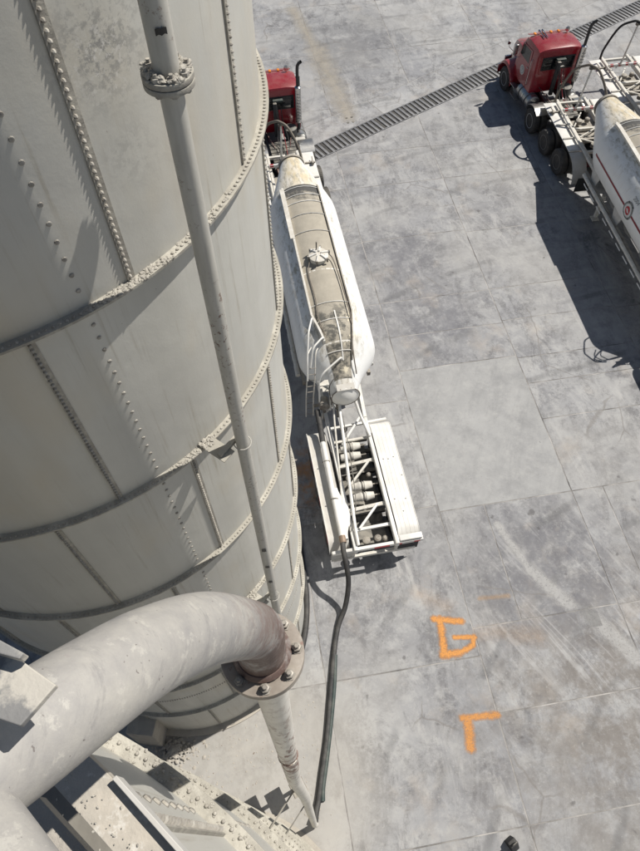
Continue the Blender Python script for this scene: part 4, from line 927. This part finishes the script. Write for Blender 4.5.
    for (xa, yb) in ((-.05, 3.28), (-.10, 2.96), (.02, 1.96), (.0, 1.62)):
        b = MB(); L = .30; pr = [(-L, .05), (-L + .01, .10), (-.10, .125), (-.085, .135), (-.06, .135), (-.05, .12), (.05, .12), (.06, .135), (.085, .135), (.10, .125), (L - .01, .10), (L, .05)]
        b.lathe([(x, r_) for x, r_ in pr], 18, (xa, yb, 1.02)); bc = b.build('brake_chamber', 'dirty white paint', T)
        b = MB(); b.lathe([(-.015, .138), (-.015, .146), (.015, .146), (.015, .138)], 18, (xa, yb, 1.02)); b.build('band', 'dark steel', bc)
        b = MB(); b.cyl((xa + L, yb, 1.02), (xa + L + .16, yb, 1.02), .02, 8); b.build('push_rod', 'frame grey', bc)
    for y in (.95, 2.25, 3.35):
        b = MB(); b.cyl((-.95, y, .5), (.95, y, .5), .07); b.build('axle', 'dark steel', T)
        b = MB(); b.box((0, y + .3, .72), (1.1, .10, .12)); b.build('spring_beam', 'dark steel', T)
        for s_ in (-1, 1): wheel(T, s_ * .93, y, 1, 0)
    b = MB(); b.box((0, 2.0, .52), (.9, 3.2, .03)); b.build('belly_pan', 'dark steel', T)
    for (x, y, r_) in ((-.2, .35, .11), (.12, .36, .10), (.32, .32, .08), (-.3, 2.3, .08), (.3, 2.32, .07), (-.1, 4.0, .12)):
        b = MB(); b.lathe([(.86, r_ * .6), (.88, r_), (.96, r_), (.99, r_ * .6)], 14, (x, y, 0), 'Z'); b.build('valve', 'frame grey', T)
    # rear fenders: planked right one, plain left one, double hump profile
    def fz(y):
        e = min(y - .15, 4.02 - y); return 1.20 - (max(0, .34 - e) ** 2) * 2.6
    fy = [.17 + .11 * k for k in range(36)]
    fen = None
    for i in range(5):
        x0 = .66 + i * .117; b = MB(); secs = [[(x0, y, fz(y)), (x0 + .113, y, fz(y)), (x0 + .113, y, fz(y) + .014), (x0, y, fz(y) + .014)] for y in fy]
        b.loft(secs); o_ = b.build('fender_board' if i else 'right_fender', 'white paint', T if i == 0 else fen); fen = fen or o_
    b = MB(); b.loft([[(1.247, y, fz(y) - .16), (1.262, y, fz(y) - .16), (1.262, y, fz(y) + .02), (1.247, y, fz(y) + .02)] for y in fy]); b.build('fender_skirt', 'white paint', T)
    fen.name = 'fender'
    for (x, y) in ((.78, 2.6), (.92, 2.58), (1.08, 2.62), (.80, 1.3), (1.1, 1.26), (.95, .9), (1.18, 2.0)):
        b = MB(); b.lathe([(1.2145, .018), (1.225, .014)], 8, (x, y, 0), 'Z'); b.build('fender_bolt', 'dark steel', fen)
    b = MB(); b.loft([[(-1.24, y, fz(y) - .03), (-.70, y, fz(y) - .03), (-.70, y, fz(y) - .016), (-1.24, y, fz(y) - .016)] for y in fy if y < 3.95]); lf = b.build('fender', 'light grey plate', T)
    b = MB(); b.loft([[(-1.26, y, fz(y) - .10), (-1.245, y, fz(y) - .10), (-1.245, y, fz(y) + .05), (-1.26, y, fz(y) + .05)] for y in fy if y < 3.95]); b.build('fender_edge', 'white paint', lf)
    for k in range(6):
        b = MB(); b.box((-1.266, .5 + .58 * k, 1.12), (.008, .28, .05)); b.build('reflector', 'red tape' if k % 2 == 0 else 'white tape', lf)
    b = MB(); b.loft([[(-.92 + .22 * sin(pi * k / 14) * 0, y, 1.19), (-.62 - .10 * cos(pi * k / 7), y, 1.19), (-.62 - .10 * cos(pi * k / 7), y, 1.30), (-.92, y, 1.30)] for k, y in enumerate([.35 + .11 * j for j in range(15)])]); b.build('hose_tray', 'white paint', T)
    # discharge pipe over the left fender
    b = MB(); b.tube(spline([(-.84, 4.35, 1.62), (-.84, 3.9, 1.50), (-.86, 3.35, 1.42)], 6), .085, 16); b.build('rubber_sleeve', 'black rubber', T)
    b = MB(); b.tube([(-.86, 3.4, 1.42), (-.88, 1.9, 1.40), (-.88, .42, 1.36)], .075, 18); dp = b.build('discharge_pipe', 'white paint', T)
    b = MB(); b.lathe([(.22, .07), (.22, .088), (.30, .095), (.42, .088), (.42, .07)], 18, (-.88, 0, 1.355), 'Y'); b.build('coupling', 'brass', dp)
    for y in (2.7, 1.5):
        b = MB(); b.tube([(-.88 + .10 * cos(a), y, 1.40 + .10 * sin(a)) for a in [pi * k / 10 for k in range(11)]], .012, 6); b.build('pipe_strap', 'frame grey', dp)
    # rear bumper with tape, lights, mud flaps
    b = MB(); b.box((.04, .07, 1.10), (2.50, .09, .13), bev=.01); bp = b.build('rear_bumper', 'white paint', T)
    b = MB(); b.box((.96, .13, 1.22), (.62, .16, .07), bev=.01); b.build('bumper_lip', 'white paint', bp)
    b = MB(); b.box((.15, .02, 1.10), (.42, .012, .07)); b.build('reflector', 'red tape', bp)
    for x in (-.9, .62, 1.12):
        b = MB(); b.box((x, .02, 1.10), (.16, .012, .05)); b.build('reflector', 'white tape' if x < 0 else 'red tape', bp)
    b = MB(); b.box((0, .13, .48), (2.3, .08, .12)); b.bar((-.6, .13, 1.05), (-.6, .13, .5), .08, .06); b.bar((.6, .13, 1.05), (.6, .13, .5), .08, .06); b.build('underride_guard', 'dirty white paint', T)
    for s_ in (-1, 1):
        b = MB(); b.box((s_ * .93, .12, .72), (.58, .014, .62)); b.build('mud_flap', 'black rubber' if s_ > 0 else 'light grey plate', T)
    # rear left ladder and looped handrails
    for x in (-1.02, -.80):
        b = MB(); b.tube(fillet([(x - .12, 4.62, .95), (x - .08, 4.72, 1.9), (x, 4.85, 2.75), (x + .08, 5.2, 3.25), (x + .22, 5.45, 3.20)], .2), .019, 10); b.build('ladder_rail', 'dirty white paint', T)
    for k in range(9):
        z = 1.05 + .30 * k * .8; b = MB(); b.cyl((-1.14 + .04 * k * .5, 4.64 + .03 * k, z), (-.90 + .04 * k * .5, 4.64 + .03 * k, z), .010, 8); b.build('ladder_rung', 'frame grey', T)
    for (P_,) in (([(-.62, 6.1, 3.35), (-.66, 6.05, 3.80), (-.86, 5.5, 3.80), (-1.0, 4.95, 3.2), (-1.04, 4.75, 2.6)],), ([(-.42, 5.5, 3.25), (-.44, 5.45, 3.62), (-.80, 5.15, 3.55), (-.92, 4.9, 3.0)],), ([(.0, 5.05, 2.95), (-.02, 4.95, 3.22), (-.60, 4.62, 3.05), (-.74, 4.55, 2.85), (-.74, 4.45, 1.3)],), ([(-.40, 4.55, 1.2), (-.42, 4.6, 2.1), (-.40, 4.75, 2.45)],)):
        b = MB(); b.tube(fillet(P_, .14), .027, 10); b.build('handrail', 'white paint', T)
    for y, z in ((4.62, 2.55), (4.62, 2.25)):
        b = MB(); b.box((-.60, y, z), (.30, .18, .025)); b.build('side_step', 'dirty white paint', T)
    # pipework under the rear cone
    for (xa, ya, za, xb, yb, zb) in ((-.9, 4.6, 1.5, -.3, 4.6, 1.5), (-.6, 4.6, 1.5, -.6, 4.3, 1.05), (-.2, 4.7, 1.7, -.2, 4.3, 1.15)):
        b = MB(); b.cyl((xa, ya, za), (xb, yb, zb), .05, 12); b.build('pipework', 'frame grey', T)
    b = MB(); b.lathe([(4.3, .10), (4.32, .16), (4.62, .16), (4.64, .10)], 16, (-.62, 0, 1.75), 'Y'); b.build('filter_pot', 'frame grey', T)
    b = MB(); b.tube(spline([(-.20, 4.7, 2.72), (-.44, 4.52, 2.5), (-.42, 4.4, 2.0), (-.28, 4.3, 1.6), (-.10, 4.1, 1.3), (-.28, 1.5, 1.35), (-.62, .5, 1.34)], 8), .014, 8); b.build('control_hose', 'dark steel', T)
    # front deck: plates over the tractor wheels, curved tail, cross bars, tape bar
    for s_ in (-1, 1):
        b = MB(); b.box((s_ * .94, 15.15, 1.30), (.56, 3.3, .03), bev=.006); dk = b.build('deck_plate', 'white paint', T)
        b = MB(); secs = []
        for k in range(9):
            a = radians(90 - 80 * k / 8); y, z = 13.45 - .95 * cos(a), .36 + .93 * sin(a); secs.append([(s_ * .66, y, z), (s_ * 1.24, y, z), (s_ * 1.24, y, z + .02), (s_ * .66, y, z + .02)])
        b.loft(secs); b.build('curved_fender', 'light grey plate', T)
        for y in (13.5, 14.3, 15.2, 16.1):
            b = MB(); b.bar((s_ * .55, y, 1.345), (s_ * 1.20, y, 1.345), .06, .05); b.build('deck_strap', 'light grey plate' if y < 16 else 'frame grey', dk)
        b = MB(); b.box((s_ * .90, 13.02, 1.14), (.5, .05, .05)); b.build('fender_bracket', 'frame grey', T)
        b = MB(); b.box((s_ * .93, 12.2, .72), (.56, .02, .62)); b.build('mud_flap', 'black rubber', T)
        b = MB(); b.box((s_ * 1.08, 16.0, 1.40), (.10, .16, .12), bev=.02); b.cyl((s_ * 1.08, 16.0, 1.44), (s_ * 1.10, 16.3, 1.46), .02, 8); b.build('tie_down', 'frame grey', T)
    for y, mt_ in ((12.6, 'dirty white paint'), (13.4, 'dirty white paint'), (14.2, 'frame grey'), (14.9, 'dirty white paint'), (16.75, 'dirty white paint')):
        b = MB(); b.box((0, y, 1.28), (1.12, .10, .10)); b.build('cross_member', mt_, T)
    for (xa, ya, xb, yb) in ((-.5, 14.3, .5, 14.9), (.5, 13.5, -.5, 14.2), (-.5, 15.0, .1, 15.9)):
        b = MB(); b.bar((xa, ya, 1.34), (xb, yb, 1.34), .05, .05); b.build('cross_member', 'dirty white paint', T)
    b = MB(); b.box((0, 16.0, 1.46), (1.34, .08, .13), bev=.008); tb = b.build('tape_bar', 'white paint', T)
    for k in range(7):
        b = MB(); b.box((-.54 + .18 * k, 15.953, 1.47), (.14, .008, .055)); b.box((-.54 + .18 * k, 16.0, 1.529), (.14, .05, .006)); b.build('reflector', 'red tape' if k % 2 == 0 else 'white tape', tb)
    for (x, y, z, r_) in ((-.2, 15.3, 1.36, .13), (.2, 15.4, 1.34, .10), (-.1, 13.8, 1.3, .12), (.28, 14.5, 1.3, .09)):
        b = MB(); b.lathe([(z - .1, r_ * .7), (z - .08, r_), (z + .06, r_), (z + .09, r_ * .6)], 14, (x, y, 0), 'Z'); b.build('valve', 'frame grey', T)
    # king-pin plate
    b = MB(); b.box((0, 14.9, 1.16), (1.1, 1.5, .02)); b.build('coupler_plate', 'frame grey', T)
    # hose mast and arching air hose
    b = MB(); b.tube([(-.16, 15.95, 1.5), (-.10, 15.85, 3.25)], .035, 12); mast = b.build('hose_mast', 'dirty white paint', T)
    b = MB(); b.bar((-.15, 15.93, 1.75), (-.42, 15.8, 1.45), .03, .03); b.bar((-.15, 15.93, 2.0), (.22, 15.8, 1.45), .03, .03); b.build('mast_brace', 'dirty white paint', mast)
    b = MB(); b.box((-.10, 15.85, 3.28), (.22, .10, .10), bev=.02); b.build('hose_clamp', 'hose tan', mast)
    b = MB(); b.tube(spline([(-.86, 16.55, 1.5), (-.84, 16.52, 2.0), (-.62, 16.3, 2.95), (-.30, 16.0, 3.32), (-.10, 15.85, 3.36), (.16, 15.6, 3.22), (.46, 15.15, 2.6), (.50, 14.7, 2.0), (.36, 14.5, 1.6)], 10), .048, 14); b.build('air_hose', 'hose tan' if not pup else 'black rubber', T)
    return T

trailer_a = make_trailer()
trailer_a.location = (2.52, 6.45, 0); trailer_a.rotation_euler.z = radians(.9)
tag(trailer_a, 'white bulk tank trailer parked against the big silo with a dusty crown and hose attached', 'tank trailer', 'white bulk tank trailers')
trailer_b = make_trailer(badge=True); trailer_b.location = (14.36, 7.95, 0); trailer_b.rotation_euler.z = radians(-1.7)
tag(trailer_b, 'white bulk tank trailer with red side stripe and round badge behind the right-hand red truck', 'tank trailer', 'white bulk tank trailers')
trailer_c = make_trailer(pup=True); trailer_c.location = (17.98, 10.75, 0)
tag(trailer_c, 'white trailer with a black arched hose, cut off by the upper right edge', 'tank trailer', 'white bulk tank trailers')
tractor_a = make_tractor(); tractor_a.location = (2.60, 20.2, 0); tractor_a.rotation_euler.z = radians(3.2)
tag(tractor_a, 'red truck cab half hidden behind the big silo, hauling the tanker in the middle', 'truck', 'red tractor trucks')
tractor_b = copy_tree(tractor_a); tractor_b.location = (14.74, 21.05, 0); tractor_b.rotation_euler.z = radians(3.2)
tractor_b['label'] = 'red truck cab standing free at the upper right, straddling the end of the drain'

# ------------------------------------------------------------------ delivery hoses on the ground
def hose(pts, r_, mat, label):
    o = MB().tube(spline(pts, 14), r_, 14).build('delivery_hose', mat); return tag(o, label, 'hose', 'delivery hoses')
hose([(1.62, 6.68, 1.36), (1.60, 6.46, 1.34), (1.62, 6.12, 1.15), (1.62, 5.75, .75), (1.46, 5.3, .26), (1.16, 4.8, .06), (.90, 4.0, .055), (.66, 3.1, .055), (.42, 2.2, .055), (.17, 1.45, .055), (.02, .98, .06), (-.08, .72, .10), (-.14, .52, .22)], .070, 'black rubber',
     'black rubber hose dropping from the tanker discharge pipe and running to the drop pipe')
hose([(.98, 4.15, .05), (.82, 3.4, .05), (.60, 2.6, .05), (.34, 1.75, .05), (.16, 1.2, .05), (.10, .9, .05)], .058, 'hose green', 'dark green hose lying alongside the black one toward the bottom of the drop pipe')
hose([(.55, 8.3, .06), (.52, 7.2, .06), (.50, 6.4, .06), (.48, 5.8, .06), (.36, 5.1, .06), (.16, 4.5, .06), (-.15, 3.9, .06)], .08, 'black rubber', 'black hose hugging the foot of the big silo')

# ------------------------------------------------------------------ bits on the ground
pier = MB(); pier.hexa([(-4.15, 2.86, 0), (-3.55, 2.69, 0), (-3.35, 3.35, 0), (-3.95, 3.52, 0)], [(-4.12, 2.90, 1.5), (-3.50, 2.73, 1.5), (-3.32, 3.33, 1.5), (-3.92, 3.48, 1.5)])
tag(pier.build('concrete_pier', 'pier concrete', smooth=False, bevel=.02), 'dust-caked concrete pier in the gap between the two silos', 'pier')
r = random.Random(21); pts = []
for k in range(260):
    a, d = r.uniform(0, 6.28), abs(r.gauss(0, .35)); pts.append(((-3.3 + cos(a) * d, 2.55 + sin(a) * d * .7, max(0, .22 - d * .45)), r.uniform(.012, .045)))
for k in range(260):
    pts.append(((r.uniform(-3.2, .3), r.uniform(.3, 3.2), .0), r.uniform(.006, .022)))
tag(lumps('spilled_cement', pts, mat='pier concrete'), 'crumbled cement spilled on the ground between the silos', 'rubble')
ch = empty('wheel_chock', (4.22, -.66, 0), radians(25), 'small black object standing on the concrete at the bottom edge', 'chock')
b = MB(); b.prism([(-.16, 0), (.16, 0), (.10, .22), (-.02, .26)], -.10, .10); b.build('block', 'black rubber', ch, bevel=.012)
b = MB(); b.tube(fillet([(-.07, .0, .22), (-.07, .02, .38), (.07, .02, .38), (.07, 0, .22)], .05), .014, 8); b.build('handle', 'dark steel', ch)

# stand added out of sight behind the drop pipe, shaped for its stepped shadow
vs = empty('shadow_stand', (-.42, 1.28, 0), radians(20), 'narrow stand added behind the lower end of the drop pipe to cast a stepped shadow', 'stand')
b = MB(); b.box((0, 0, .9), (.09, .09, 1.8), bev=.01); b.build('post', 'frame grey', vs)
b = MB(); b.box((0, 0, .01), (.34, .34, .02)); b.build('base_plate', 'frame grey', vs)
b = MB(); b.box((-.02, .05, 1.62), (.12, .60, .40), bev=.01); b.build('upper_block', 'frame grey', vs)
b = MB(); b.box((0, -.02, .85), (.12, .52, .42), bev=.01); b.build('lower_block', 'frame grey', vs)
